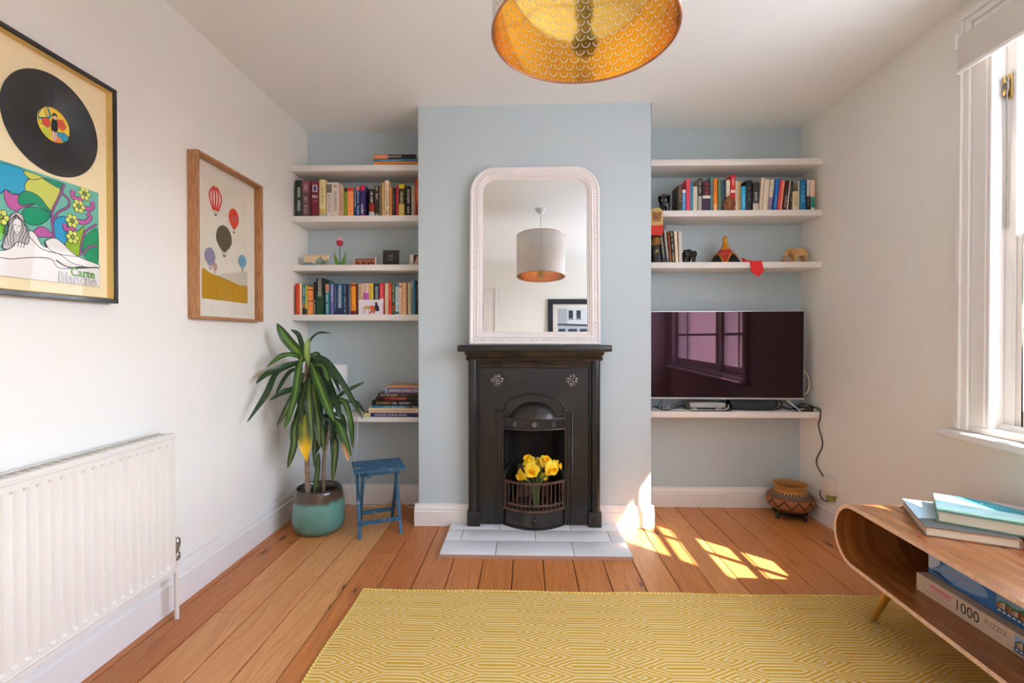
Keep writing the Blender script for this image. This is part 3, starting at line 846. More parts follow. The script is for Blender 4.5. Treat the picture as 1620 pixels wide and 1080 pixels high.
# spine print: two colour bands and rows of small type, in the spine's own coordinates
grp = bpy.data.node_groups.new('spine_print', 'ShaderNodeTree')
for nm, ty in (('Base', 'Color'), ('C1', 'Color'), ('C2', 'Color'), ('TC', 'Color'), ('lo1', 'Float'), ('hi1', 'Float'), ('lo2', 'Float'), ('hi2', 'Float'), ('tlo', 'Float'), ('thi', 'Float'), ('seed', 'Float'), ('thick', 'Float'), ('long', 'Float')):
    grp.interface.new_socket(nm, in_out='INPUT', socket_type='NodeSocket' + ty)
grp.interface.new_socket('Color', in_out='OUTPUT', socket_type='NodeSocketColor')
t = NT(grp); gi = t.new('NodeGroupInput').outputs; go = t.new('NodeGroupOutput')
uvn = t.new('ShaderNodeUVMap'); u, v, _ = t.sep(uvn.outputs[0])
def rng(x, lo, hi): return t.math('MULTIPLY', t.math('GREATER_THAN', x, lo), t.math('LESS_THAN', x, hi))
c = t.mix(rng(v, gi['lo1'], gi['hi1']), gi['Base'], gi['C1'])
c = t.mix(rng(v, gi['lo2'], gi['hi2']), c, gi['C2'])
ns = t.noise(t.comb(t.math('ADD', t.math('MULTIPLY', u, t.math('MULTIPLY', gi['thick'], 380.0)), gi['seed']), t.math('MULTIPLY', v, t.math('MULTIPLY', gi['long'], 330.0)), gi['seed']), 1.0, 1)
msk = t.math('MULTIPLY', t.math('GREATER_THAN', ns, 0.53), t.math('MULTIPLY', rng(u, 0.28, 0.74), rng(v, gi['tlo'], gi['thi'])))
gap = t.math('GREATER_THAN', t.noise(t.comb(gi['seed'], t.math('MULTIPLY', v, 7.0), 0.0), 1.0, 0), 0.36)
c = t.mix(t.math('MULTIPLY', t.math('MULTIPLY', msk, gap), 0.9), c, gi['TC'])
t.l.new(c, go.inputs[0])
_bk = [0]
def spine_mat(base, bands, tc, tr, w, h):
    _bk[0] += 1
    m, t, b = newmat('book_cover_%03d' % _bk[0])
    g = t.new('ShaderNodeGroup'); g.node_tree = grp; i = g.inputs
    bands = list(bands) + [(2, 3, base)] * (2 - len(bands))
    i['Base'].default_value = rgba(base); i['TC'].default_value = rgba(tc)
    i['lo1'].default_value, i['hi1'].default_value = bands[0][:2]; i['C1'].default_value = rgba(bands[0][2])
    i['lo2'].default_value, i['hi2'].default_value = bands[1][:2]; i['C2'].default_value = rgba(bands[1][2])
    i['tlo'].default_value, i['thi'].default_value = tr
    i['seed'].default_value = _bk[0] * 5.13; i['thick'].default_value = w; i['long'].default_value = h
    t.l.new(g.outputs[0], b.inputs['Base Color']); b.inputs['Roughness'].default_value = 0.45; b.inputs['Specular IOR Level'].default_value = 0.35
    return m
paper = mat('book_paper', (226, 214, 192), 0.9, bump=(300, 0.2))
def book(label, w, d, h, m, loc, rot, group, hard=False):
    o = thing('book', label, 'book', loc, rot, group)
    tk = 0.0022 if hard else 0.0009; bul = min(0.003, w * 0.12)
    pts = [(0, 0), (w * 0.25, -bul * 0.75), (w * 0.5, -bul), (w * 0.75, -bul * 0.75), (w, 0), (w, d), (w - tk, d), (w - tk, tk), (tk, tk), (tk, d), (0, d)]
    bm = BM(); prism(bm, pts, 0, h, 'z')
    uvl = bm.loops.layers.uv.new('UVMap')
    bm.normal_update()
    for f in bm.faces:
        sp = all(vv.co.y <= 1e-6 for vv in f.verts)
        for lp in f.loops: lp[uvl].uv = (lp.vert.co.x / w, lp.vert.co.z / h) if sp else (-1, -1)
    part('cover', bm, m, o, smooth=30)
    iz = 0.003 if hard else 0.0006
    bm = BM(); box(bm, tk, w - tk, tk, d - (0.003 if hard else 0.0005), iz, h - iz); part('pages', bm, paper, o, smooth=0)
    return o
ORD = ['', 'first', 'second', 'third', 'fourth', 'fifth', 'sixth', 'seventh', 'eighth', 'ninth', 'tenth', 'eleventh', 'twelfth', 'thirteenth', 'fourteenth', 'fifteenth', 'sixteenth', 'seventeenth', 'eighteenth']
W_, K_, CR = (236, 232, 224), (30, 28, 28), (226, 212, 184)
# (x0, x1, height in mm; look; colour, bands, type colour, type range)
ROW_A = [(-1392,-1354,220,'dark green book with white script',(28,56,42),[],W_,(.15,.8)),
(-1353,-1306,216,'mauve book with dense small print',(132,78,88),[(0,.66,(96,70,74))],(200,176,180),(.05,.9)),
(-1300,-1249,213,'thick maroon book with a picture on its spine',(120,38,52),[],(214,170,170),(.3,.45)),
(-1247,-1209,222,'cream and yellow book',(222,206,150),[(0,.08,(170,176,168)),(.08,.2,(214,178,80))],(150,130,80),(.3,.8)),
(-1205,-1173,205,'white book with a grey block',(226,216,204),[(.7,.95,(120,112,104))],(60,56,52),(.1,.65)),
(-1171,-1128,205,'thick ivory book with dark lettering',(220,208,192),[],(70,62,58),(.15,.95)),
(-1128,-1100,181,'pinkish beige paperback',(206,164,132),[],(130,70,60),(.2,.8)),
(-1097,-1077,171,'lime green paperback with black top',(132,158,42),[(.86,1,(44,40,30))],(90,110,30),(.3,.7)),
(-1076,-1040,171,'orange paperback with red top',(246,156,92),[(.88,1,(214,66,44))],(232,138,80),(.1,.8)),
(-1038,-1021,171,'narrow navy paperback with white print',(30,60,110),[],W_,(.2,.95)),
(-1020,-1000,176,'navy paperback with coral top',(22,62,118),[(.88,1,(232,120,110))],W_,(.05,.85)),
(-997,-968,184,'purple-navy book with crimson top',(56,44,104),[(.84,1,(196,40,84)),(0,.04,(196,40,84))],(70,60,120),(.45,.8)),
(-944,-912,161,'black book with red and pale foot',(32,30,28),[(0,.16,(176,190,196)),(.16,.46,(150,40,36))],W_,(.5,.95)),
(-910,-882,181,'dark brown book with white title',(48,36,26),[(0,.08,(150,140,130))],W_,(.55,.98)),
(-880,-868,182,'thin taupe book',(122,100,84),[],(160,140,120),(.2,.8)),
(-866,-850,203,'thin gold-tan book',(196,164,96),[],(120,80,40),(.15,.4)),
(-848,-823,215,'tall cream book with black lettering',(234,208,176),[],K_,(.05,.9)),
(-820,-802,169,'small orange-tan paperback',(206,140,66),[],(170,100,40),(.2,.8)),
(-801,-783,164,'small black paperback',(40,32,36),[],(120,110,120),(.2,.8)),
(-782,-765,184,'narrow crimson book',(176,48,66),[],(200,80,90),(.2,.8)),
(-764,-729,192,'yellow and dark green book',(206,178,70),[(.38,.86,(52,52,30)),(.86,1,(226,200,50))],(226,220,170),(.1,.8)),
(-720,-689,178,'black book with white lettering',(28,26,26),[],(226,224,214),(.08,.95)),
(-687,-664,183,'grey-beige book with blank spine',(176,160,140),[],(160,146,126),(.2,.4)),
(-661,-642,219,'tall red-orange book beside the chimney breast',(196,58,34),[(0,.3,(150,30,30))],(230,140,60),(.4,.8))]
ROW_B = [(-1391,-1370,190,'red-orange paperback',(218,74,42),[],(232,120,80),(.1,.2)),
(-1369,-1355,189,'thin cream paperback',(232,204,166),[],(190,150,110),(.3,.7)),
(-1351,-1336,185,'thin teal paperback with black foot',(40,124,126),[(0,.22,(34,30,28)),(.22,.36,(180,110,50))],W_,(.4,.9)),
(-1335,-1325,179,'very thin lime paperback',(196,190,80),[(0,.2,(60,50,40))],(120,120,50),(.4,.9)),
(-1323,-1285,168,'orange paperback with two dark lines',(238,146,74),[(.88,.92,(90,50,30)),(.48,.51,(90,50,30))],(222,124,60),(.6,.85)),
(-1284,-1270,198,'black book with white zigzag',(34,24,24),[],W_,(.02,.45)),
(-1269,-1223,221,'thick dark green and black hardback',(38,74,54),[(.62,1,(26,26,24))],(230,222,214),(.5,.98)),
(-1212,-1188,201,'teal book with a portrait at the top',(34,124,134),[(.68,.92,(176,124,100)),(.92,1,(34,24,22))],W_,(.05,.7)),
(-1185,-1161,186,'lavender-blue paperback',(108,104,168),[],(214,214,238),(.4,.98)),
(-1159,-1141,184,'narrow navy paperback',(34,44,84),[],(150,170,190),(.15,.95)),
(-1140,-1105,186,'blue paperback with bold white lettering',(30,92,130),[(.0,.22,(30,44,76))],W_,(.15,.95)),
(-1102,-1083,186,'navy paperback with grey lettering',(38,56,98),[],(170,190,190),(.05,.95)),
(-1081,-1074,184,'very thin black paperback',(28,40,40),[],(60,80,80),(.2,.8)),
(-1072,-1057,189,'thin grey-lilac paperback',(124,114,138),[],(190,160,190),(.1,.7)),
(-1054,-1025,190,'orange paperback with dark red stripes',(234,146,30),[(.9,.97,(130,30,24)),(0,.12,(104,30,22))],(130,40,20),(.12,.32)),
(-1023,-1015,186,'very thin maroon paperback',(96,24,28),[],(130,60,50),(.2,.8)),
(-1014,-998,187,'thin sand-coloured paperback',(206,182,144),[],(130,110,80),(.5,.9)),
(-996,-981,187,'thin cream paperback with small red print',(222,194,154),[],(150,70,60),(.3,.95)),
(-979,-947,189,'pink-beige and magenta paperback',(222,190,178),[(.2,.7,(186,84,164))],(130,110,110),(.72,.98)),
(-945,-921,189,'yellow paperback with black lettering',(240,204,72),[],K_,(.35,.95)),
(-918,-882,189,'dark slate paperback with white letters',(36,58,64),[],(200,212,206),(.4,.9)),
(-880,-855,189,'rose-red paperback',(214,52,74),[(.35,.52,(240,200,190))],(240,150,150),(.55,.9)),
(-851,-829,189,'plain beige paperback',(228,204,164),[],(170,150,110),(.05,.15)),
(-828,-809,189,'bright red paperback',(214,60,40),[],(240,160,130),(.5,.9)),
(-808,-786,189,'dark green paperback with cream lettering',(48,72,40),[(.05,.3,(120,90,60))],(226,220,180),(.4,.98)),
(-785,-763,189,'pale blue paperback with a dark blue band',(196,222,226),[(.9,.98,(28,110,152)),(.02,.1,(28,110,152))],(28,110,152),(.1,.9)),
(-762,-744,192,'pale pink-beige paperback',(232,196,168),[(.86,.9,(70,50,50))],(200,150,120),(.1,.7)),
(-743,-717,192,'peach paperback',(236,186,140),[],(190,130,90),(.1,.9)),
(-716,-710,188,'very thin dark red paperback',(140,60,60),[],(170,90,80),(.2,.8)),
(-709,-689,192,'pale sage paperback',(200,196,160),[],(120,140,110),(.3,.8)),
(-688,-679,205,'thin grey book',(150,146,132),[(.78,1,(210,190,170))],(110,110,100),(.2,.6)),
(-678,-664,207,'thin teal-blue book',(36,120,150),[],(120,180,200),(.05,.4)),
(-663,-642,202,'dark navy book beside the chimney breast',(24,38,54),[],(80,100,120),(.4,.9))]
ROW_C = [(904,932,151,'dark olive-brown book with orange print',(66,62,50),[],(206,120,70),(.35,.95)),
(934,954,127,'short sky-blue book',(74,150,214),[(.85,1,(220,226,232))],(214,226,236),(.1,.8)),
(956,978,190,'tall coral-pink book',(226,72,92),[],(196,50,72),(.3,.8)),
(979,995,170,'narrow blue-teal book',(44,128,164),[],(90,170,190),(.1,.4)),
(996,1021,144,'short white book with grey lettering',(224,218,196),[],(90,92,92),(.05,.95)),
(1026,1049,193,'black and grey book with white capitals',(170,166,154),[(.46,1,(34,28,26))],W_,(.5,.97)),
(1052,1099,174,'thick maroon and purple book',(60,36,64),[(.52,1,(64,26,34)),(.42,.52,(214,208,200))],(190,70,70),(.55,.95)),
(1100,1114,208,'tall thin sage-teal book',(92,140,132),[],(60,100,96),(.2,.7)),
(1117,1140,190,'bright orange book',(240,132,34),[(.0,.2,(246,180,120))],(160,70,20),(.55,.95)),
(1142,1160,185,'moss green book',(96,124,88),[],(130,150,110),(.1,.7)),
(1161,1188,180,'slate-navy book',(40,66,84),[],(70,100,120),(.3,.8)),
(1189,1211,180,'cream book behind the carved figure',(226,210,188),[],(190,170,150),(.3,.8)),
(1215,1242,209,'tallest red book with white label',(206,30,40),[(.5,.58,(240,214,206))],W_,(.7,.9)),
(1243,1262,177,'cream paperback beside the red book',(222,204,180),[],(170,140,110),(.3,.9)),
(1263,1278,174,'thin olive-gold book',(186,158,84),[],(120,100,50),(.2,.8)),
(1280,1305,143,'short bright cyan book',(30,164,222),[],(180,226,240),(.1,.7)),
(1307,1341,179,'thick black book with a pale emblem',(38,40,44),[],(130,136,140),(.3,.75)),
(1344,1378,165,'charcoal book with cream foot',(48,48,46),[(0,.25,(214,204,184))],(220,220,214),(.3,.65)),
(1381,1398,194,'thin tall ivory book tilted right',(228,210,188),[],(190,170,150),(.3,.7),5),
(1402,1433,184,'thick ivory book tilted right',(224,208,186),[],(150,130,110),(.25,.32),4.5),
(1436,1459,182,'cream and lilac book tilted right',(226,212,192),[(0,.43,(146,126,166))],(130,120,120),(.45,.95),5),
(1462,1482,185,'bright blue book tilted right',(28,108,190),[],(120,180,220),(.1,.5),6),
(1485,1499,181,'narrow crimson book tilted right',(204,56,72),[],(230,110,120),(.2,.8),6),
(1501,1516,175,'narrow salmon book tilted right',(238,142,112),[],(190,90,70),(.2,.8),6),
(1519,1542,175,'dark brown book tilted right',(62,32,34),[],(220,200,190),(.05,.5),6),
(1545,1553,179,'thin white book tilted right',(234,222,206),[],(200,190,170),(.2,.8),5),
(1555,1570,173,'narrow charcoal book tilted right',(56,48,42),[],(160,150,140),(.3,.8),4),
(1579,1611,112,'shortest cream book in the row',(222,204,160),[],(80,60,40),(.2,.9)),
(1612,1620,174,'very thin pale green book',(196,200,170),[],(170,176,150),(.2,.8)),
(1622,1655,177,'broad blue book with pale print',(18,112,164),[],(120,190,210),(.25,.8)),
(1657,1680,176,'white-topped black book with lettering',(30,28,30),[(.46,1,(214,206,196))],(120,116,112),(.05,.95)),
(1682,1705,175,'orange-lettered book with green foot, against the wall',(232,206,182),[(.08,.44,(30,132,116))],(236,130,60),(.5,.97))]
ROW_D = [(769,812,166,'thick black book with bold yellow lettering',(34,28,24),[],(240,208,60),(.35,.95),-7),
(818,838,190,'black book with grey-white lettering',(40,38,38),[],(200,200,196),(.15,.95),-7),
(841,860,222,'tallest grey book with white lettering',(98,90,86),[(.5,.85,(116,92,84))],W_,(.1,.95),-6),
(864,871,184,'thin orange-brown book',(178,92,44),[],(120,60,30),(.2,.8),-5),
(873,892,188,'black book with cream block letters',(38,32,26),[],(228,214,178),(.05,.95),-4),
(894,911,184,'narrow cream book',(232,212,176),[],(200,170,140),(.2,.8),-3),
(914,933,184,'pale grey book beside the black elephant',(206,198,188),[],(190,182,172),(.3,.7),-1.5)]
def row(data, z, where, group, extra=None):
    n = len(data)
    for k, d_ in enumerate(data):
        x0, x1, h, look, base, bands, tc, tr = d_[:8]
        lean = R(d_[8]) if len(d_) > 8 else 0.0
        w = (x1 - x0) / 1000 * math.cos(lean) - 0.0009; h = h / 1000
        d = min(0.19, max(0.11, h * 0.68 + random.uniform(-0.012, 0.015)))
        pos = ORD[k + 1] + ' from left' if k < (n + 1) // 2 else ORD[n - k] + ' from right'
        if k == 0: pos = 'leftmost'
        if k == n - 1: pos = 'rightmost'
        lab = look + ', ' + pos + where
        o = book(lab, w, d, h, spine_mat(base, bands, tc, tr, w, h), (x0 / 1000, 2.905 + random.uniform(-0.004, 0.006), z + (w * math.sin(lean) if lean > 0 else 0)), (0, lean, 0), group, hard=w > 0.03)
        if extra and k in extra: extra[k](o, w, d, h)
def up_text(o, w, s, size, zc, m, sx=1.0):      # title running down the spine
    lettering(s, size, m, o, axes((w / 2, -0.0036, zc), (0, 0, -1), (1, 0, 0), (0, -1, 0)), align='CENTER', sx=sx)
ink_w, ink_k, ink_y = mat('white_ink', (240, 238, 232), 0.5), mat('black_ink', (30, 28, 26), 0.5), mat('yellow_ink', (240, 206, 60), 0.5)
def maroon(o, w, d, h):
    lettering('RN', 0.024, ink_w, o, axes((w / 2, -0.0038, h * 0.56), (1, 0, 0), (0, 0, 1), (0, -1, 0)), align='CENTER')
    A = Art(lambda u, v: (w * (0.2 + 0.6 * u), -0.0036, h * (0.70 + 0.2 * v)), (0, -1, 0)); A.face([(0, 0), (1, 0), (1, 1), (0, 1)], (196, 186, 196)); A.poly([(.25, .2), (.75, .15), (.8, .6), (.5, .9), (.2, .6)], (74, 78, 120)); A.done('spine_picture', o)
row(ROW_A, LZ['A'], ', upper left-alcove row', 'books in the upper left-alcove row', {2: maroon, 11: lambda o, w, d, h: up_text(o, w, 'under', 0.026, h * 0.22, ink_w)})
row(ROW_B, LZ['B'], ', lower left-alcove row', 'books in the lower left-alcove row')
row(ROW_C, RZ['C'], ', upper right-alcove row', 'books in the upper right-alcove row')
row(ROW_D, RZ['D'], ', lower right-alcove row', 'leaning books on the third right-alcove shelf')

# ---- books lying flat
def flat(x0, x1, z0, z1, y, d, label, base, bands, tc, tr, group, title=None, hard=True, rz=0.0, tx=None):
    w, h = z1 - z0 - 0.0004, x1 - x0
    o = book(label, w, d, h, spine_mat(base, bands, tc, tr, w, h), (x0, y, z1), (0, PI / 2, rz), group, hard)
    if title:
        for s, size, zc, m, sx in title:
            lettering(s, size, m, o, axes((w / 2, -0.0036, zc * h), (0, 0, 1), (-1, 0, 0), (0, -1, 0)), align='CENTER', sx=sx)
    return o
G1 = 'flat books on the top left shelf'
ink_c, ink_o = mat('cream_ink', (238, 222, 190), 0.5), mat('orange_ink', (226, 96, 60), 0.5)
z = LZ['top']
flat(-0.915, -0.655, z, z + 0.007, 2.905, 0.17, 'thin dark red book at the bottom of the top-shelf pile', (96, 34, 30), [(0, .35, (216, 150, 120))], (60, 20, 20), (.4, .9), G1, hard=False)
flat(-0.913, -0.650, z + 0.007, z + 0.021, 2.902, 0.17, 'orange book second from bottom of the top-shelf pile', (226, 142, 66), [], (90, 40, 30), (.12, .36), G1)
flat(-0.914, -0.660, z + 0.021, z + 0.038, 2.905, 0.16, 'blue book second from top of the top-shelf pile', (64, 122, 156), [], (170, 206, 216), (.15, .7), G1)
flat(-0.912, -0.660, z + 0.038, z + 0.064, 2.903, 0.17, 'black and orange book on top of the top-shelf pile', (40, 34, 40), [(0, .33, (224, 116, 54))], (236, 210, 190), (.04, .66), G1)
G2 = 'flat books on the lowest left shelf'
z = LZ['low']
flat(-0.977, -0.640, z, z + 0.024, 2.902, 0.18, 'navy atlas with a cream end at the pile bottom', (44, 48, 92), [(0, .12, (214, 196, 140))], (44, 48, 92), (.5, .5), G2, [('CONCISE WORLD ATLAS', 0.017, 0.48, ink_w, 1.02)])
flat(-0.949, -0.640, z + 0.024, z + 0.052, 2.904, 0.18, 'cream book with brown capitals, second from pile bottom', (232, 206, 172), [], (176, 84, 58), (.05, .93), G2)
flat(-0.930, -0.640, z + 0.052, z + 0.067, 2.908, 0.17, 'blue book third from the bottom of the pile', (62, 134, 164), [(.7, 1, (40, 62, 70))], (200, 224, 230), (.25, .95), G2)
flat(-0.930, -0.640, z + 0.067, z + 0.099, 2.905, 0.17, 'thick black book with tan and white capitals in the pile', (26, 24, 24), [], (206, 204, 196), (.42, .92), G2, [('JOURNEY', 0.021, 0.25, mat('tan_ink', (196, 150, 96), 0.5), 1.0)])
flat(-0.906, -0.640, z + 0.099, z + 0.120, 2.910, 0.17, 'black book with glowing red title in the pile', (38, 22, 22), [(.2, .72, (120, 36, 28))], (240, 150, 130), (.28, .68), G2)
flat(-0.895, -0.640, z + 0.120, z + 0.141, 2.910, 0.16, 'dark brown book with cream capitals near the pile top', (52, 42, 36), [], (140, 120, 110), (.55, .7), G2, [('OUT OF SIGHT', 0.016, 0.27, ink_c, 1.0)])
flat(-0.852, -0.640, z + 0.141, z + 0.176, 2.912, 0.16, 'purple-grey patterned book second from the pile top', (112, 102, 132), [(0, .07, (150, 160, 200)), (.62, .8, (130, 80, 124))], (226, 226, 226), (.1, .98), G2)
flat(-0.841, -0.640, z + 0.176, z + 0.187, 2.914, 0.17, 'tan book with an orange spine on the pile top', (206, 160, 112), [], (226, 140, 70), (.05, .95), G2)

# ---- cards and tulip on the third left shelf
card_w = mat('card_white', (232, 226, 216), 0.7)
def card(name, label, x0, x1, z, h, y, tilt, paint, back=card_w, frame=None, turn=0.0):
    w = x1 - x0
    o = thing(name, label, 'card', ((x0 + x1) / 2, y, z), (R(-tilt), 0, R(turn)))
    bm = BM(); box(bm, -w / 2, w / 2, 0, 0.0025 if not frame else 0.008, 0, h); part('sheet', bm, back, o, bevel=0.0004)
    if tilt > 2:
        bm = BM(); prism(bm, [(0.003, h * 0.8), (0.004, 0.0), (h * 0.42, 0.012)], -0.012, 0.012, 'x'); part('rear_strut', bm, back, o)
    A = Art(lambda u, v: (-w / 2 + w * u, 0, h * v), (0, -1, 0)); A.k = 2; paint(A); A.done('printed_picture', o)
    return o
def seaside(A):
    A.face([(.01, .02), (.99, .02), (.99, .98), (.01, .98)], (222, 198, 162))
    A.face([(.01, .86), (.99, .86), (.99, .98), (.01, .98)], (206, 176, 136))
    A.poly([(.02, .02), (.45, .02), (.42, .2), (.02, .3)], (110, 142, 178)); A.poly([(.02, .3), (.3, .34), (.28, .22), (.02, .2)], (150, 140, 130))
    A.poly([(.45, .4), (.6, .75), (.8, .5), (.98, .55), (.98, .1), (.5, .05)], (150, 168, 146)); A.stroke([(.65, .85), (.78, .3), (.7, .05)], (70, 74, 66), .03)
    for k in range(9): A.stroke([(.5 + .05 * k, .1 + .05 * (k % 3)), (.53 + .05 * k, .3 + .06 * (k % 4))], (64, 72, 64), .018)
    A.stroke([(.1, .62), (.08, .55)], (90, 80, 70), .02); A.stroke([(.24, .7), (.23, .62)], (90, 80, 70), .02)
card('picture_card', 'cream seaside picture card leaning at the shelf\'s left end', -1.358, -1.205, LZ['card'], 0.074, 2.935, 10, seaside)
def canyon(A):
    A.face([(.04, .04), (.96, .04), (.96, .94), (.04, .94)], (120, 108, 112)); A.poly([(.04, .05), (.04, .5), (.2, .72), (.5, .62), (.8, .8), (.96, .68), (.96, .05)], (172, 96, 66), clip=(.04, .96, .04, .94))
    for q in ((.12, .3), (.36, .38), (.42, .22), (.62, .3), (.74, .42), (.84, .26)): A.poly([(q[0], q[1]), (q[0] + .1, q[1] + .12), (q[0] + .12, q[1] - .08), (q[0] + .03, q[1] - .12)], (84, 38, 30))
card('framed_photo', 'small white-edged landscape photo of red rocks on the shelf', -1.056, -0.918, LZ['card'], 0.055, 2.95, 7, canyon, frame=True)
def blackcard(A):
    for k, (zz, ww) in enumerate(((.68, .12), (.60, .16), (.50, .15), (.40, .17))):
        for j in range(5): A.stroke([(.5 - ww + ww * .4 * j, zz), (.5 - ww + ww * .4 * j + ww * .28, zz)], (226, 222, 214), .022 if k in (0, 3) else .012, 0)
card('black_card', 'upright black card with small white lines of print', -0.876, -0.776, LZ['card'], 0.100, 2.955, 6, blackcard, back=mat('black_card', (34, 31, 29), 0.5), turn=4)
def portrait(A):
    A.face([(.28, .02), (1, .02), (1, .97), (.28, .97)], (44, 40, 38)); A.poly([(.35, .03), (.42, .5), (.6, .85), (.75, .5), (.8, .03)], (204, 168, 140)); A.poly([(.3, .4), (.4, .9), (.62, .95), (.5, .75), (.42, .4)], (60, 44, 36))
card('portrait_card', 'pale card with a dark portrait at the shelf\'s right end', -0.708, -0.630, LZ['card'], 0.072, 2.95, 6, portrait)
def sketch(A):
    A.stroke([(.2, .45), (.2, .05)], (150, 70, 60), .018); A.stroke([(.28, .35), (.28, .04)], (120, 80, 70), .012); A.stroke([(.43, .35), (.42, .05)], (120, 60, 50), .015)
    A.poly([(.2, .4), (.28, .56), (.45, .55), (.47, .40), (.3, .36)], (196, 170, 110), line=(80, 60, 40), lw=.014); A.poly([(.44, .5), (.55, .62), (.68, .5), (.62, .25), (.48, .06), (.42, .05), (.5, .3)], (206, 96, 62))
    A.poly([(.66, .45), (.7, .7), (.8, .62), (.85, .3), (.76, .22), (.68, .3)], (44, 38, 58)); A.poly([(.66, .72), (.72, .86), (.78, .74), (.74, .68)], (70, 46, 44)); A.poly([(.6, .1), (.66, .4), (.7, .36), (.65, .06)], (160, 80, 56))
card('postcard', 'white postcard sketch propped before the lower left-alcove books', -1.006, -0.856, LZ['B'], 0.089, 2.8915, 1.0, sketch, back=mat('postcard_white', (228, 218, 226), 0.7))
tu = thing('wooden_tulip', 'pink and red tulip standing between two cards', 'ornament', (-1.133, 2.93, LZ['card']))
gr_t = mat('tulip_green', (92, 138, 40), 0.5)
bm = BM(); tube(bm, [(0, 0, 0), (0.001, 0, 0.12)], 0.0026, 8); part('stem', bm, mat('tulip_stem', (72, 84, 84), 0.5), tu)
for sx in (-1, 1):
    prof = spline([(0.004 * sx, 0), (0.020 * sx, 0.004), (0.031 * sx, 0.035), (0.034 * sx, 0.095 if sx > 0 else 0.082), (0.022 * sx, 0.055), (0.006 * sx, 0.022)], 4, True) if False else [(0.0, 0.0), (0.022 * sx, 0.0), (0.032 * sx, 0.03), (0.034 * sx, 0.06), (0.034 * sx, 0.096 if sx > 0 else 0.084), (0.024 * sx, 0.058), (0.010 * sx, 0.026), (0.0, 0.014)]
    bm = BM(); prism(bm, prof, -0.003 + sx * 0.003, 0.003 + sx * 0.003, 'y'); part('leaf', bm, gr_t, tu, bevel=0.001)
pk, rd = mat('tulip_pink', (236, 160, 170), 0.45), mat('tulip_red', (168, 34, 58), 0.4)
bm = BM(); lathe(bm, [(0.002, 0.118), (0.016, 0.124), (0.021, 0.138), (0.018, 0.150), (0.014, 0.153)], 16); part('lower_petals', bm, rd, tu, smooth=60)
bm = BM()
for k in range(3):
    a = k * 2 * PI / 3 + 0.4
    ball(bm, (0.007 * math.cos(a), 0.007 * math.sin(a), 0.152), (0.011, 0.009, 0.020), 10, 8)
part('upper_petals', bm, pk, tu, smooth=80)
# ============================================================ LEFT WALL AND CORNER
# ---- framed record and sleeve
black_fr = mat('black_frame', (26, 25, 25), 0.25, coat=0.4)
cream_mount = mat('cream_mount', (246, 228, 184), 0.8)
picglass = thin_glass('picture_glass', 1.38, (1, 1, 1), 0.01)

def wall_frame(o, w, h, fw, depth, fm, mount, back_in, gl_in, inner=None):
    """frame hung on a wall; local x right, z up, -y out of the wall; origin bottom centre at the wall"""
    for nm, pts in (('frame_rail', [(-w/2, 0), (w/2, 0), (w/2 - fw, fw), (-w/2 + fw, fw)]), ('frame_rail', [(-w/2, h), (-w/2 + fw, h - fw), (w/2 - fw, h - fw), (w/2, h)]),
                    ('frame_stile', [(-w/2, 0), (-w/2 + fw, fw), (-w/2 + fw, h - fw), (-w/2, h)]), ('frame_stile', [(w/2, 0), (w/2, h), (w/2 - fw, h - fw), (w/2 - fw, fw)])):
        bm = BM(); prism(bm, pts, -depth, -0.001, 'y'); part(nm, bm, fm, o, bevel=0.0012)
    bm = BM(); box(bm, -w/2 + fw, w/2 - fw, -back_in, -0.002, fw, h - fw); part('mount_board', bm, mount, o, smooth=0)
    if inner:
        bm = BM()
        for a, c, d, e_ in ((-w/2 + fw, -w/2 + fw + 0.003, fw, h - fw), (w/2 - fw - 0.003, w/2 - fw, fw, h - fw), (-w/2 + fw + 0.003, w/2 - fw - 0.003, fw, fw + 0.003), (-w/2 + fw + 0.003, w/2 - fw - 0.003, h - fw - 0.003, h - fw)): box(bm, a, c, -gl_in, -back_in, d, e_)
        part('spacer', bm, inner, o, smooth=0)
    bm = BM(); bm.faces.new([bm.verts.new((x_, -gl_in, z_)) for x_, z_ in ((-w/2 + fw, fw), (w/2 - fw, fw), (w/2 - fw, h - fw), (-w/2 + fw, h - fw))]); part('glazing', bm, picglass, o, smooth=0)
rp = thing('framed_record', 'black framed vinyl record above its psychedelic album sleeve on the left wall', 'picture', (XL, 1.398, 1.193), R(90))
# local x = world +Y on the left wall (rot 90 about z: x->y, -y -> +x)
RW, RH = 0.412, 0.719
wall_frame(rp, RW, RH, 0.0135, 0.034, black_fr, cream_mount, 0.008, 0.030, mat('cream_spacer', (226, 196, 120), 0.8))
vin, t, b = newmat('vinyl')
b.inputs['Base Color'].default_value = rgba((24, 25, 28)); b.inputs['Roughness'].default_value = 0.3
tcv = t.new('ShaderNodeTexCoord').outputs['Object']; vx, vy, vz = t.sep(tcv)
rad = t.math('SQRT', t.math('ADD', t.math('MULTIPLY', vx, vx), t.math('MULTIPLY', vz, vz)))
t.l.new(t.bump(t.math('SINE', t.math('MULTIPLY', rad, 5200.0)), 0.25, 0.001), b.inputs['Normal'])
bm = BM(); lathe(bm, [(0.147, 0.0), (0.1475, 0.001), (0.147, 0.0022), (0.053, 0.0022), (0.052, 0.0016), (0.049, 0.0016)], 96)
rec = part('record', bm, vin, rp, loc=(0.008, -0.0085, 0.517), rot=(R(90), 0, 0), smooth=40)
A = Art(lambda u, v: (u, v, 0.0020), (0, 0, 1))
A.disc(0, 0, 0.0492, 0.0492, (250, 208, 60), 36)
A.poly([(-.045, .012), (-.03, .038), (-.02, .0), (-.04, -.012)], (244, 226, 90), line=(40, 60, 80), lw=.002); A.stroke([(-.02, .044), (-.012, .02), (-.035, .005), (-.047, .004)], (40, 130, 160), .006)
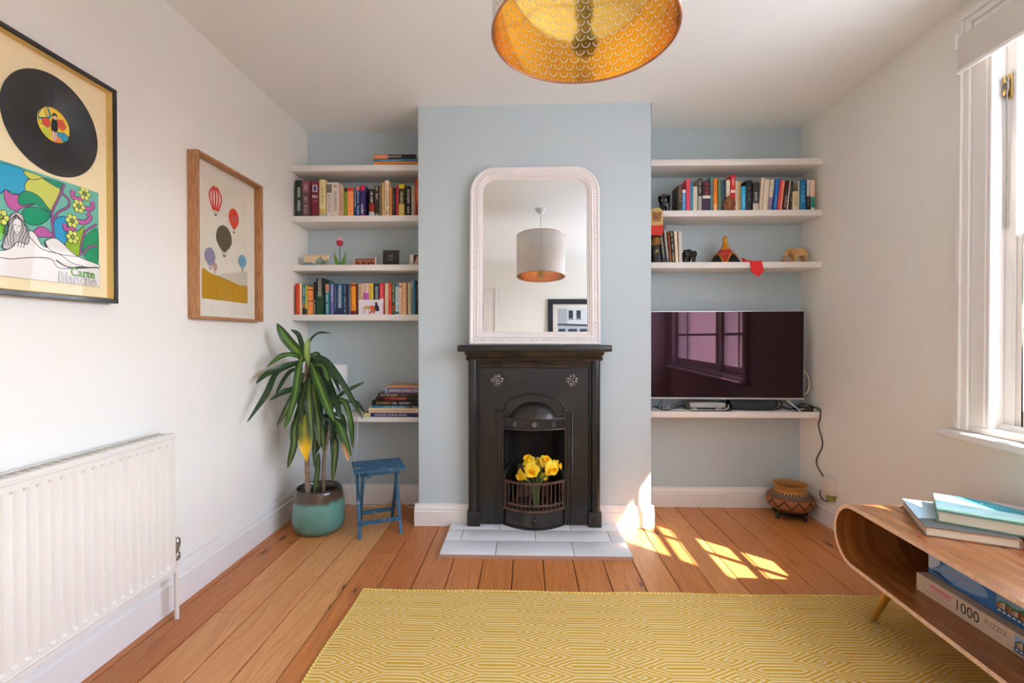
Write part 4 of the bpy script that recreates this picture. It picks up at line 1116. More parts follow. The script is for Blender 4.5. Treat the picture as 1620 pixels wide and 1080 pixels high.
A.poly([(-.034, .006), (-.018, .012), (-.012, -.002), (-.02, -.014), (-.034, -.008)], (230, 74, 54), line=(40, 30, 30), lw=.0015)
for k in range(5): A.disc(.022 + .009 * math.cos(k * 1.257), .010 + .009 * math.sin(k * 1.257), .007, .007, (238, 96, 58), 12, (60, 30, 30), .001)
A.poly([(.008, -.02), (.03, -.012), (.044, -.02), (.034, -.036), (.012, -.036)], (48, 160, 190), line=(30, 60, 80), lw=.0015); A.poly([(-.04, -.02), (-.02, -.02), (-.012, -.04), (-.028, -.04)], (196, 214, 70)); A.poly([(.006, -.03), (.02, -.034), (.016, -.046), (.0, -.047)], (240, 130, 70))
A.poly([(-.006, .016), (.006, .018), (.01, -.004), (.006, -.02), (-.008, -.02), (-.010, 0)], (26, 24, 26)); A.disc(0, .024, .006, .008, (236, 214, 204), 12); A.poly([(-.008, .022), (-.004, .034), (.006, .034), (.008, .024), (.002, .029)], (26, 22, 24)); A.stroke([(-.004, -.02), (-.006, -.044)], (236, 214, 204), .005); A.stroke([(.004, -.02), (.002, -.044)], (236, 214, 204), .005)
A.done('record_label', rec)
cs = 0.309
sl = part('album_sleeve', box(BM(), -0.1555, 0.1555, -0.0115, -0.008, 0.051, 0.051 + cs), mat('sleeve_card', (236, 230, 224), 0.5), rp)
CV = {
'cyan': [(-0.003, 0.939), (0.094, 0.984), (0.252, 0.977), (0.277, 0.91), (0.252, 0.774), (0.165, 0.742), (0.084, 0.748), (-0.003, 0.674)],
'lime': [(0.274, 0.897), (0.416, 0.968), (0.484, 0.939), (0.581, 0.913), (0.494, 0.661), (0.39, 0.752), (0.255, 0.797)],
'mag': [(0.081, 0.755), (0.142, 0.729), (0.226, 0.755), (0.2, 0.697), (0.226, 0.661), (0.335, 0.697), (0.213, 0.626), (0.177, 0.59), (0.106, 0.61), (0.074, 0.687)],
'green1': [(0.19, 0.719), (0.252, 0.794), (0.365, 0.784), (0.442, 0.713), (0.487, 0.658), (0.335, 0.697), (0.213, 0.652)],
'green2': [(0.219, 0.59), (0.274, 0.655), (0.387, 0.674), (0.481, 0.632), (0.4, 0.532), (0.297, 0.497), (0.229, 0.529)],
'gtop': [(0.416, 0.968), (0.623, 0.974), (0.581, 0.919), (0.471, 0.939)],
'ytop': [(0.245, 0.974), (0.403, 0.971), (0.326, 0.919), (0.265, 0.929)],
'blue': [(0.513, 0.571), (0.565, 0.639), (0.648, 0.645), (0.677, 0.529), (0.632, 0.381), (0.519, 0.439)],
'limeR': [(0.632, 0.326), (0.648, 0.439), (0.768, 0.548), (0.832, 0.603), (0.784, 0.41), (0.768, 0.294)],
'greenR': [(0.8, 0.442), (0.877, 0.542), (0.987, 0.603), (0.974, 0.239), (0.829, 0.297)],
'mag2': [(0.316, 0.435), (0.4, 0.506), (0.513, 0.439), (0.374, 0.403)],
'greenL': [(-0.006, 0.474), (0.061, 0.465), (0.081, 0.397), (0.058, 0.319), (-0.006, 0.284)],
's1': [(0.623, 0.974), (0.558, 0.813), (0.494, 0.648), (0.513, 0.426)],
's2': [(0.594, 0.877), (0.665, 0.829), (0.652, 0.755), (0.552, 0.674), (0.5, 0.568)],
's3': [(0.977, 0.661), (0.829, 0.532), (0.781, 0.297)],
's4': [(0.974, 0.432), (0.877, 0.4), (0.813, 0.31)],
'c1': [(0.713, 0.939), (0.703, 0.881), (0.755, 0.861), (0.819, 0.887)],
'c2': [(0.913, 0.884), (0.929, 0.845), (0.897, 0.8), (0.832, 0.797)],
'c3': [(0.865, 0.755), (0.897, 0.706), (0.832, 0.648), (0.755, 0.642)],
'c4': [(0.619, 0.584), (0.635, 0.532), (0.739, 0.571)],
'white': [(-0.01, 0.168), (0.103, 0.158), (0.271, 0.197), (0.465, 0.216), (0.645, 0.142), (0.974, 0.197), (0.971, -0.013), (-0.01, -0.026)],
'body': [(-0.01, 0.197), (0.103, 0.242), (0.174, 0.329), (0.271, 0.439), (0.335, 0.413), (0.384, 0.332), (0.439, 0.316), (0.413, 0.365), (0.494, 0.419), (0.574, 0.397), (0.735, 0.287), (0.974, 0.239), (0.974, 0.2), (0.765, 0.184), (0.645, 0.148), (0.532, 0.145), (0.465, 0.216), (0.271, 0.194), (0.103, 0.155), (-0.01, 0.165)],
'hair': [(0.106, 0.513), (0.152, 0.574), (0.213, 0.565), (0.235, 0.481), (0.271, 0.387), (0.252, 0.31), (0.174, 0.319), (0.103, 0.242), (0.048, 0.245), (0.071, 0.335), (0.094, 0.4)],
'face': [(0.132, 0.481), (0.165, 0.526), (0.203, 0.503), (0.2, 0.435), (0.171, 0.381), (0.142, 0.41)],
'fl': [(0.835, 0.942), (0.768, 0.794), (0.694, 0.629), (0.697, 0.468), (0.039, 0.506)],
'txt': [(0.681, 0.084), (0.51, 0.035), (0.965, 0.045), (0.826, 0.145), (0.965, 0.106)],
'arm': [(0.271, 0.387), (0.384, 0.294), (0.561, 0.271), (0.674, 0.21), (0.813, 0.194)],
'thigh': [(0.413, 0.365), (0.465, 0.297), (0.574, 0.274), (0.735, 0.281)],
}
A = Art(lambda u, v: (-0.1555 + 0.311 * min(max(u, 0), 1), -0.0116, 0.051 + cs * min(max(v, 0), 1)), (0, -1, 0), 0.00003)
LN = (40, 44, 66); PU = (164, 92, 150)
A.face([(0, 0), (1, 0), (1, 1), (0, 1)], (112, 190, 168))
for k, c_ in (('cyan', (40, 164, 200)), ('lime', (206, 214, 96)), ('ytop', (206, 214, 96)), ('gtop', (24, 150, 110)), ('mag', (190, 96, 162)), ('green1', (18, 150, 104)), ('green2', (18, 150, 104)), ('blue', (48, 160, 206)), ('limeR', (146, 190, 50)), ('greenR', (18, 150, 96)), ('mag2', (190, 96, 162)), ('greenL', (110, 190, 60))):
    A.poly(CV[k], c_, 5, LN, 0.006)
for k in ('s1', 's2', 's3', 's4'): A.stroke(CV[k], LN, 0.026); A.stroke(CV[k], PU, 0.016)
for k in ('c1', 'c2', 'c3', 'c4'): A.stroke(CV[k], LN, 0.052); A.stroke(CV[k], (190, 96, 162), 0.040)
for (u, v) in CV['fl']:
    for k in range(6): A.disc(u + .045 * math.cos(k * 1.047), v + .045 * math.sin(k * 1.047), .026, .026, (216, 226, 110), 10, LN, .005)
    A.disc(u, v, .017, .017, (150, 180, 60), 10, LN, .005)
A.poly(CV['white'], (240, 234, 228), 4)
A.poly(CV['body'], (242, 238, 232), 3, (54, 50, 56), 0.007)
A.poly(CV['hair'], (196, 190, 188), 4, (54, 50, 56), 0.007)
for k in range(7):
    a = 0.06 + 0.025 * k; A.stroke([(0.16, 0.56), (a + (0.02 if k < 4 else 0.06), 0.45), (a + (0.0 if k < 4 else 0.03), 0.36), (a + 0.01, 0.27)], (70, 66, 72), 0.006)
A.poly(CV['face'], (242, 236, 230), 5, (54, 50, 56), 0.005)
A.stroke([(.142, .462), (.158, .466)], (50, 46, 50), .007); A.stroke([(.176, .462), (.192, .458)], (50, 46, 50), .007); A.stroke([(.160, .404), (.178, .404)], (90, 60, 66), .006); A.stroke([(.168, .45), (.166, .425)], (120, 110, 112), .004)
A.stroke(CV['arm'], (54, 50, 56), .007); A.stroke(CV['thigh'], (54, 50, 56), .006); A.stroke([(.52, .21), (.66, .16), (.97, .205)], (54, 50, 56), .013)
A.done('sleeve_print', sl)
MT = lambda u, v: axes((-0.1555 + 0.311 * u, -0.0160, 0.051 + cs * v), (1, 0, 0), (0, 0, 1), (0, -1, 0))
g_ink = mat('green_ink', (112, 180, 60), 0.5); g_dk = mat('dark_green_ink', (48, 92, 40), 0.5); gy = mat('grey_ink', (88, 82, 82), 0.5); wh = mat('sleeve_white_ink', (240, 236, 232), 0.5)
lettering('Carte', 0.036, g_dk, sl, MT(0.80, 0.118), 0.0001, 'CENTER', 0.0009); lettering('Carte', 0.036, g_ink, sl, MT(0.80, 0.118) @ Matrix.Translation((0, 0, 0.0003)), 0.0001, 'CENTER')
lettering('Blanche', 0.042, gy, sl, MT(0.745, 0.05) @ Matrix.Translation((0, 0, 0.0004)), 0.0001, 'CENTER', 0.0008); lettering('Blanche', 0.042, wh, sl, MT(0.745, 0.05) @ Matrix.Translation((0, 0, 0.0007)), 0.0001, 'CENTER', -0.0002)

# ---- balloons print in a deep oak frame
oak, t, b = newmat('oak_frame')
tco = t.new('ShaderNodeTexCoord').outputs['Object']; ox, oy, oz_ = t.sep(tco)
gr = t.noise(t.comb(t.math('MULTIPLY', ox, 60.0), t.math('MULTIPLY', oy, 60.0), t.math('MULTIPLY', oz_, 9.0)), 2.0, 4)
t.l.new(t.ramp(gr, [(0.3, rgba((156, 104, 62))), (0.7, rgba((192, 142, 96)))]), b.inputs['Base Color']); b.inputs['Roughness'].default_value = 0.45
bp_ = thing('framed_balloon_print', 'oak framed print of hot air balloons over a gold hill', 'picture', (XL, 2.2355, 1.1585), R(90))
wall_frame(bp_, 0.502, 0.705, 0.0115, 0.048, oak, mat('print_paper', (232, 226, 210), 0.8), 0.007, 0.012)
Y0, Z0 = 2.2355, 1.1585
A = Art(lambda u, v: (u - Y0, -0.0075, v - Z0), (0, -1, 0))
A.face([(2.064, 1.249), (2.411, 1.249), (2.411, 1.80), (2.064, 1.80)], (228, 220, 200))
A.poly([(2.13, 1.335), (2.20, 1.372), (2.29, 1.388), (2.411, 1.405), (2.411, 1.30), (2.2, 1.30)], (206, 196, 174), clip=(2.064, 2.411, 1.249, 1.8))
A.poly([(2.065, 1.376), (2.125, 1.366), (2.24, 1.352), (2.335, 1.336), (2.411, 1.330), (2.411, 1.249), (2.238, 1.249), (2.065, 1.249)], (188, 142, 28), 4, clip=(2.064, 2.411, 1.249, 1.8))
def balloon(u, v, ru, rv, c, basket=True, stripes=None):
    P = []
    for k in range(24):
        a = 2 * PI * k / 24; y_ = math.sin(a); x_ = math.cos(a) * (1 if y_ > 0 else (1 - 0.55 * y_ * y_)); P.append((u + ru * x_, v + rv * y_))
    A.poly(P, c, 0)
    if stripes:
        for k in range(5):
            s_ = (k - 2) / 2.3; A.stroke([(u + ru * s_ * 0.25, v + rv * .98), (u + ru * s_, v + rv * .2), (u + ru * s_ * 0.42, v - rv * .92)], stripes, ru * 0.22)
    if basket: A.poly([(u - ru * .16, v - rv * 1.35), (u + ru * .16, v - rv * 1.35), (u + ru * .18, v - rv * 1.2), (u - ru * .18, v - rv * 1.2)], (110, 96, 84), 0); A.stroke([(u - ru * .3, v - rv * .95), (u - ru * .12, v - rv * 1.2)], (130, 110, 100), .0015, 0); A.stroke([(u + ru * .3, v - rv * .95), (u + ru * .12, v - rv * 1.2)], (130, 110, 100), .0015, 0)
balloon(2.16, 1.705, .048, .056, (238, 226, 214), True, (212, 62, 52)); balloon(2.297, 1.648, .041, .05, (224, 70, 44)); balloon(2.119, 1.437, .036, .041, (140, 136, 160)); balloon(2.151, 1.397, .017, .021, (186, 146, 136)); balloon(2.364, 1.453, .033, .034, (112, 160, 184)); balloon(2.219, 1.537, .058, .062, (98, 88, 66))
for k in range(4): A.stroke([(2.300 - .03 + .003 * k, 1.655 - .012 * (k == 3)), (2.300 + .028 - .003 * k, 1.657 - .012 * (k == 3))], (150, 110, 110), .004, 0) if k in (0, 3) else None
A.done('balloon_print', bp_)

# ---- radiator
rad_w = mat('radiator_enamel', (226, 219, 210), 0.42, spec=0.4)
ra = thing('radiator', 'long white panel radiator with vertical flutes under the record', 'radiator', (XL, 0.57, 0.2))
RL, RHH = 1.198, 0.522
def flute_panel(x, sgn):
    ys = [0.0]; n = int((RL - 0.03) / 0.0333); prof = [(0.0, 1.0)]
    for k in range(n):
        y0 = 0.018 + k * 0.0333
        prof += [(y0, 1.0), (y0 + 0.005, 0.0), (y0 + 0.0125, 0.0), (y0 + 0.0175, 1.0)]
    prof.append((RL, 1.0))
    zs = [(0.0, 0.0), (0.028, 0.0), (0.036, 1.0), (RHH - 0.046, 1.0), (RHH - 0.036, 0.0), (RHH, 0.0)]
    bm = BM(); G_ = []
    for z_, f in zs: G_.append([bm.verts.new((x - sgn * 0.0075 * f * (1 - p), y_, z_)) for y_, p in prof])
    for a, c in zip(G_, G_[1:]):
        for k in range(len(prof) - 1): bm.faces.new((a[k], a[k + 1], c[k + 1], c[k]))
    # fold the rim back
    r = bmesh.ops.extrude_edge_only(bm, edges=[e_ for e_ in bm.edges if e_.is_boundary])
    for v_ in r['geom']:
        if isinstance(v_, bmesh.types.BMVert): v_.co.x -= sgn * 0.014
    return bm
part('front_panel', flute_panel(0.104, 1), rad_w, ra, smooth=25)
part('rear_panel', flute_panel(0.035, -1), rad_w, ra, smooth=25)
bm = BM(); tube(bm, [(0.104, 0.0, 0.016), (0.104, RL, 0.016)], 0.006, 8); part('bottom_seam', bm, rad_w, ra)
bm = BM(); tube(bm, [(0.104, 0.0, RHH - 0.014), (0.104, RL, RHH - 0.014)], 0.005, 8); part('top_seam', bm, rad_w, ra)
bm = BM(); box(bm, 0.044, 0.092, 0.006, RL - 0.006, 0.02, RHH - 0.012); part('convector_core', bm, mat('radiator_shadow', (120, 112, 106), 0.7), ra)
bm = BM()
for a, c in ((0.030, 0.038), (0.090, 0.098)): box(bm, a, c, 0.0, RL, RHH - 0.014, RHH - 0.002)
for k in range(40): y_ = 0.006 + k * (RL - 0.02) / 39; box(bm, 0.036, 0.092, y_, y_ + 0.021, RHH - 0.012, RHH - 0.004)
o = part('top_grille', bm, rad_w, ra); o['kind'] = 'stuff'
for yy in (0.15, RL - 0.15):
    bm = BM(); box(bm, 0.001, 0.032, yy - 0.015, yy + 0.015, 0.06, 0.44); part('wall_bracket', bm, rad_w, ra)
chrome = mat('chrome', (200, 200, 196), 0.2, 1.0)
bm = BM(); tube(bm, [(0.08, RL + 0.0, 0.045), (0.08, RL + 0.035, 0.045)], 0.009); tube(bm, [(0.08, RL + 0.036, -0.197), (0.08, RL + 0.036, 0.055)], 0.0085, 10); part('valve_pipe', bm, rad_w, ra, smooth=60)
bm = BM(); lathe(bm, [(0.010, 0.03), (0.013, 0.035), (0.013, 0.055), (0.008, 0.06), (0.010, 0.075), (0.014, 0.085), (0.014, 0.108), (0.009, 0.114)], 14); part('valve', bm, mat('worn_valve', (176, 168, 156), 0.35, 0.6, var=(120, (120, 108, 94))), ra, loc=(0.08, RL + 0.036, 0), smooth=50)

# ---- dracaena in a glazed pot
pc = Vector((-1.158, 2.678, 0))
pot = thing('plant_pot', 'teal glazed plant pot with bronze rim in the corner', 'pot', pc)
glz, t, b = newmat('reactive_glaze')
tcg = t.new('ShaderNodeTexCoord').outputs['Object']; gx_, gy_, gz_ = t.sep(tcg)
wob = t.noise(tcg, 26.0, 3)
zz = t.math('ADD', gz_, t.math('MULTIPLY', t.math('SUBTRACT', wob, 0.5), 0.035))
c = t.ramp(t.math('MULTIPLY', zz, 4.0), [(0.0, rgba((84, 122, 108))), (0.12, rgba((86, 134, 124))), (0.66, rgba((92, 146, 136))), (0.72, rgba((74, 96, 84))), (0.77, rgba((84, 64, 46))), (0.92, rgba((72, 56, 46))), (1.0, rgba((40, 32, 30)))])
t.l.new(c, b.inputs['Base Color']); b.inputs['Roughness'].default_value = 0.12; b.inputs['Coat Weight'].default_value = 0.5
bm = BM(); lathe(bm, [(0.100, 0.0), (0.118, 0.006), (0.136, 0.03), (0.143, 0.07), (0.141, 0.12), (0.134, 0.18), (0.126, 0.225), (0.122, 0.240), (0.116, 0.243), (0.110, 0.238), (0.112, 0.20), (0.10, 0.17)], 48, cap1=False); part('pot_wall', bm, glz, pot, smooth=60)
bm = BM(); lathe(bm, [(0.116, 0.196), (0.06, 0.204), (0.005, 0.207)], 32, cap1=True, cap0=False); part('soil', bm, mat('potting_soil', (42, 32, 26), 0.95, bump=(120, 0.8)), pot)
pl = thing('dracaena', 'tall dracaena with drooping variegated leaves and two bare canes in the pot', 'plant', (pc.x, pc.y, 0.20))
canem = mat('dracaena_cane', (164, 138, 112), 0.8, bump=(60, 0.4), var=(40, (120, 96, 76)))
po = Vector((pc.x, pc.y, 0.20))
CANES = [[(-1.195, 2.62, 0.204), (-1.203, 2.63, 0.358), (-1.21, 2.64, 0.531), (-1.21, 2.64, 0.706), (-1.214, 2.65, 0.845), (-1.205, 2.65, 0.985)], [(-1.141, 2.70, 0.203), (-1.137, 2.69, 0.324), (-1.129, 2.69, 0.432), (-1.106, 2.68, 0.523), (-1.095, 2.68, 0.612), (-1.091, 2.67, 0.74)]]
for C_, r0, r1 in ((CANES[0], 0.0135, 0.010), (CANES[1], 0.010, 0.008)):
    P = [p - po for p in spline(C_, 6)]; n = len(P)
    bm = BM(); tube(bm, P, [(r0 + (r1 - r0) * k / n) * (1.06 if k % 3 == 0 else 1.0) for k in range(n)], 10); part('cane', bm, canem, pl, smooth=60)
def leaf_mat(name, dark, mid, edge, tip=None):
    m, t, b = newmat(name)
    uvn = t.new('ShaderNodeUVMap'); u, v, _ = t.sep(uvn.outputs[0])
    d = t.math('ABSOLUTE', t.math('SUBTRACT', u, 0.5))
    st = t.noise(t.comb(t.math('MULTIPLY', u, 30.0), t.math('MULTIPLY', v, 1.5), 0.0), 1.0, 3)
    c = t.ramp(t.math('ADD', t.math('MULTIPLY', d, 1.6), t.math('MULTIPLY', t.math('SUBTRACT', st, 0.5), 0.5)), [(0.05, rgba(mid)), (0.3, rgba(dark)), (0.8, rgba(edge))])
    if tip: c = t.mix(t.ramp(t.math('ADD', v, t.math('MULTIPLY', t.math('SUBTRACT', st, 0.5), 0.2)), [(0.55, (0, 0, 0, 1)), (0.75, (1, 1, 1, 1))]), c, rgba(tip))
    t.l.new(c, b.inputs['Base Color']); b.inputs['Roughness'].default_value = 0.42
    b.inputs['Specular IOR Level'].default_value = 0.5
    b.inputs['Transmission Weight'].default_value = 0.0
    b.inputs['Subsurface Weight'].default_value = 0.0
    return m
LM = {'a': leaf_mat('leaf_bright', (44, 86, 26), (104, 136, 50), (30, 64, 20)), 'b': leaf_mat('leaf_dark', (30, 60, 28), (44, 78, 34), (22, 46, 22)), 'v': leaf_mat('leaf_variegated', (42, 72, 30), (116, 130, 64), (28, 54, 24)),
      'p': leaf_mat('leaf_pale', (140, 168, 80), (176, 190, 110), (110, 146, 60)), 'y': leaf_mat('leaf_yellowing', (110, 130, 40), (170, 160, 60), (90, 110, 36), (236, 190, 20)), 't': leaf_mat('leaf_dry_tip', (70, 104, 48), (150, 150, 90), (50, 84, 36), (206, 158, 108))}
def leaf(kind, P, w, lab=None):
    S_ = [p - po for p in spline(P, 7)]; n = len(S_)
    if kind in 'abv': w *= 0.86
    bm = BM(); uvl = bm.loops.layers.uv.new('UVMap'); rows_ = []; side = None
    ax = Vector((0.0, 1.0, 0.0))
    for i, p in enumerate(S_):
        d = (S_[min(i + 1, n - 1)] - S_[max(i - 1, 0)]).normalized()
        s = d.cross(Vector((0.15, -1, 0.25)))
        s = s.normalized() if s.length > 0.2 else (side or Vector((1, 0, 0)))
        if side and s.dot(side) < 0: s = -s
        side = s; u = i / (n - 1); nn = s.cross(d)
        hw_ = w / 2 * (min(1.0, 0.30 + 2.4 * u) if kind != 'y' else 0.45 + 0.55 * math.sin(PI * min(1, u * 1.15) * 0.75) ** 2) * (1 - max(0, (u - 0.62) / 0.38) ** 1.8) + 0.0008
        wav = 0.08 * w * math.sin(u * 14 + w * 300)
        rows_.append([bm.verts.new(p - s * hw_ + nn * (0.22 * hw_ + wav)), bm.verts.new(p - s * hw_ * .5 + nn * 0.06 * hw_), bm.verts.new(p), bm.verts.new(p + s * hw_ * .5 + nn * 0.06 * hw_), bm.verts.new(p + s * hw_ + nn * (0.22 * hw_ - wav))])
    for i in range(n - 1):
        for k in range(4):
            f = bm.faces.new((rows_[i][k], rows_[i][k + 1], rows_[i + 1][k + 1], rows_[i + 1][k]))
            for lp, (uu, vv) in zip(f.loops, ((k / 4, i / (n - 1)), ((k + 1) / 4, i / (n - 1)), ((k + 1) / 4, (i + 1) / (n - 1)), (k / 4, (i + 1) / (n - 1)))): lp[uvl].uv = (uu, vv)
    o = part('leaf', bm, LM[kind], pl, smooth=80)
    if lab: o['label'] = lab
LEAVES = [
('a', [(-1.219, 2.64, 0.944), (-1.242, 2.6, 1.004), (-1.285, 2.56, 1.077), (-1.327, 2.55, 1.154)], 0.062),
('b', [(-1.218, 2.66, 0.978), (-1.261, 2.7, 1.037), (-1.302, 2.74, 1.095), (-1.365, 2.78, 1.124)], 0.03),
('p', [(-1.198, 2.64, 0.926), (-1.194, 2.62, 0.979), (-1.191, 2.61, 1.025), (-1.188, 2.62, 1.077)], 0.032),
('b', [(-1.207, 2.66, 1.038), (-1.191, 2.68, 1.08), (-1.168, 2.72, 1.105), (-1.111, 2.74, 1.102)], 0.014),
('a', [(-1.226, 2.64, 0.965), (-1.251, 2.56, 0.985), (-1.272, 2.48, 0.978), (-1.316, 2.42, 0.926)], 0.032),
('b', [(-1.224, 2.62, 0.945), (-1.265, 2.54, 0.929), (-1.325, 2.46, 0.894), (-1.357, 2.4, 0.847)], 0.038),
('b', [(-1.245, 2.62, 0.934), (-1.296, 2.5, 0.898), (-1.309, 2.4, 0.784), (-1.363, 2.33, 0.662)], 0.034),
('b', [(-1.246, 2.66, 0.914), (-1.278, 2.6, 0.894), (-1.298, 2.55, 0.84), (-1.32, 2.52, 0.779)], 0.024),
('b', [(-1.22, 2.64, 0.825), (-1.251, 2.58, 0.8), (-1.286, 2.52, 0.786), (-1.329, 2.48, 0.751)], 0.034),
('a', [(-1.215, 2.6, 0.98), (-1.198, 2.52, 0.89), (-1.195, 2.47, 0.762), (-1.243, 2.46, 0.603)], 0.044),
('v', [(-1.231, 2.62, 0.841), (-1.235, 2.54, 0.77), (-1.256, 2.5, 0.692), (-1.293, 2.48, 0.619)], 0.036),
('y', [(-1.204, 2.62, 0.709), (-1.184, 2.56, 0.622), (-1.171, 2.54, 0.518), (-1.165, 2.54, 0.413)], 0.066),
('a', [(-1.166, 2.6, 0.939), (-1.093, 2.52, 0.847), (-1.029, 2.47, 0.74), (-0.975, 2.45, 0.639)], 0.052),
('b', [(-1.191, 2.64, 0.972), (-1.066, 2.56, 0.951), (-0.949, 2.52, 0.817), (-0.865, 2.55, 0.642)], 0.036),
('b', [(-1.172, 2.66, 0.925), (-1.117, 2.7, 0.923), (-1.096, 2.72, 0.875), (-1.053, 2.72, 0.767)], 0.036),
('b', [(-1.058, 2.66, 0.732), (-1.012, 2.66, 0.771), (-0.966, 2.68, 0.797), (-0.905, 2.7, 0.827)], 0.024),
('b', [(-1.052, 2.68, 0.701), (-1.01, 2.72, 0.717), (-0.973, 2.76, 0.701), (-0.935, 2.8, 0.636)], 0.026),
('v', [(-1.23, 2.6, 0.684), (-1.229, 2.54, 0.592), (-1.223, 2.52, 0.505), (-1.258, 2.52, 0.384)], 0.046),
('v', [(-1.168, 2.62, 0.889), (-1.123, 2.54, 0.771), (-1.085, 2.5, 0.643), (-1.072, 2.49, 0.503)], 0.046),
('v', [(-1.177, 2.6, 0.884), (-1.132, 2.5, 0.775), (-1.112, 2.47, 0.664), (-1.099, 2.47, 0.543)], 0.042),
('t', [(-1.087, 2.66, 0.605), (-1.014, 2.6, 0.567), (-0.968, 2.57, 0.502), (-0.952, 2.57, 0.414)], 0.036),
('v', [(-1.088, 2.66, 0.527), (-1.035, 2.6, 0.516), (-1.028, 2.58, 0.434), (-1.042, 2.58, 0.301)], 0.044),
('v', [(-1.161, 2.68, 0.43), (-1.147, 2.64, 0.37), (-1.146, 2.62, 0.305), (-1.159, 2.61, 0.204)], 0.03),
('b', [(-1.078, 2.64, 0.846), (-1.048, 2.6, 0.781), (-1.012, 2.57, 0.716), (-0.985, 2.56, 0.637)], 0.04),
('b', [(-1.188, 2.68, 0.896), (-1.136, 2.66, 0.809), (-1.093, 2.64, 0.734), (-1.083, 2.64, 0.636)], 0.04),
('v', [(-1.165, 2.66, 0.703), (-1.11, 2.58, 0.639), (-1.08, 2.55, 0.55), (-1.077, 2.55, 0.465)], 0.036),
('b', [(-1.095, 2.68, 0.587), (-1.126, 2.7, 0.519), (-1.17, 2.72, 0.471), (-1.212, 2.74, 0.394)], 0.03),
('b', [(-1.104, 2.7, 0.612), (-1.09, 2.74, 0.638), (-1.062, 2.78, 0.613), (-1.047, 2.8, 0.521)], 0.03),
('a', [(-1.079, 2.64, 0.636), (-1.013, 2.58, 0.619), (-0.964, 2.55, 0.55), (-0.931, 2.56, 0.44)], 0.038),
('v', [(-1.246, 2.68, 0.753), (-1.258, 2.66, 0.685), (-1.273, 2.66, 0.632), (-1.302, 2.66, 0.526)], 0.034),
('b', [(-1.24, 2.7, 0.984), (-1.23, 2.76, 0.959), (-1.226, 2.8, 0.869), (-1.224, 2.82, 0.737)], 0.04),
('b', [(-1.247, 2.7, 0.966), (-1.304, 2.76, 0.926), (-1.339, 2.8, 0.831), (-1.341, 2.82, 0.68)], 0.04),
('b', [(-1.096, 2.7, 0.698), (-1.135, 2.76, 0.634), (-1.141, 2.8, 0.572), (-1.122, 2.8, 0.48)], 0.036),
('v', [(-1.196, 2.62, 0.848), (-1.199, 2.58, 0.783), (-1.199, 2.55, 0.718), (-1.196, 2.55, 0.61)], 0.036),
('b', [(-1.191, 2.64, 0.923), (-1.104, 2.6, 0.85), (-1.075, 2.58, 0.8), (-1.065, 2.58, 0.715)], 0.036),
]
for k_, P_, w_ in LEAVES: leaf(k_, P_, w_, {'y': 'leaf turning bright yellow', 't': 'leaf with a dry tan tip'}.get(k_))

# shorter leaves hanging close round the two crowns
rl = random.Random(11)
for k in range(18):
    C_ = CANES[0] if k % 3 else CANES[1]
    base = Vector(C_[-1]) - Vector((0, 0, rl.uniform(0.02, 0.22)))
    a = rl.uniform(0, 2 * PI); rr_ = rl.uniform(0.03, 0.085); ln = rl.uniform(0.16, 0.30)
    d_ = Vector((math.cos(a), math.sin(a), 0))
    leaf('bbva'[k % 4], [tuple(base), tuple(base + d_ * rr_ + Vector((0, 0, 0.01))), tuple(base + d_ * rr_ * 1.5 - Vector((0, 0, ln * 0.45))), tuple(base + d_ * rr_ * 1.6 - Vector((0, 0, ln)))], rl.uniform(0.026, 0.04))
# ---- blue folding stool
blue, t, b = newmat('worn_blue_paint')
tcs = t.new('ShaderNodeTexCoord').outputs['Object']
n1 = t.noise(tcs, 38.0, 5); n2 = t.noise(tcs, 9.0, 3)
base = t.mix(n2, rgba((28, 74, 106)), rgba((48, 102, 132)))
t.l.new(t.mix(t.ramp(t.math('MULTIPLY', n1, n2), [(0.36, (0, 0, 0, 1)), (0.40, (1, 1, 1, 1))]), base, rgba((176, 164, 150))), b.inputs['Base Color']); b.inputs['Roughness'].default_value = 0.5
st = thing('folding_stool', 'small worn blue folding stool standing beside the plant pot', 'stool', (-0.826, 2.690, 0), R(23.5))
A2, B2, SHH = 0.136, 0.121, 0.352
for k in range(6):
    y_ = -B2 + 0.001 + k * (2 * B2) / 6
    bm = BM(); box(bm, -A2, A2, y_, y_ + 2 * B2 / 6 - 0.007, SHH, SHH + 0.013); part('seat_slat', bm, blue, st, bevel=0.002)
for y_ in (-0.085, 0.085):
    bm = BM(); bar(bm, (-0.105, y_, SHH - 0.012), (0.105, y_, SHH - 0.012), 0.016, 0.022); part('seat_rail', bm, blue, st, bevel=0.002)
bm = BM(); box(bm, -0.072, -0.050, -0.105, 0.105, SHH - 0.030, SHH); part('seat_batten', bm, blue, st, bevel=0.002)
for sx in (-1, 1):
    for sy, xx in ((-1, 0.108), (1, 0.090)):
        bm = BM(); bar(bm, (sx * xx, sy * 0.108, -0.004), (sx * xx, -sy * 0.098, SHH - 0.004), 0.017, 0.024, (0, 1, 0))
        for v in bm.verts:
            if v.co.z < 0.012: v.co.z = 0.0
        part('leg', bm, blue, st, bevel=0.0015)
for sy, xx in ((-1, 0.108), (1, 0.090)):
    bm = BM(); bar(bm, (-xx, sy * 0.083, 0.055 + 0.02), (xx, sy * 0.083, 0.055 + 0.02), 0.014, 0.020); part('stretcher', bm, blue, st, bevel=0.0015)
bm = BM(); tube(bm, [(-0.118, 0, 0.18), (-0.08, 0, 0.18)], 0.004); part('pivot', bm, chrome, st); bm = BM(); tube(bm, [(0.118, 0, 0.18), (0.08, 0, 0.18)], 0.004); part('pivot', bm, chrome, st)

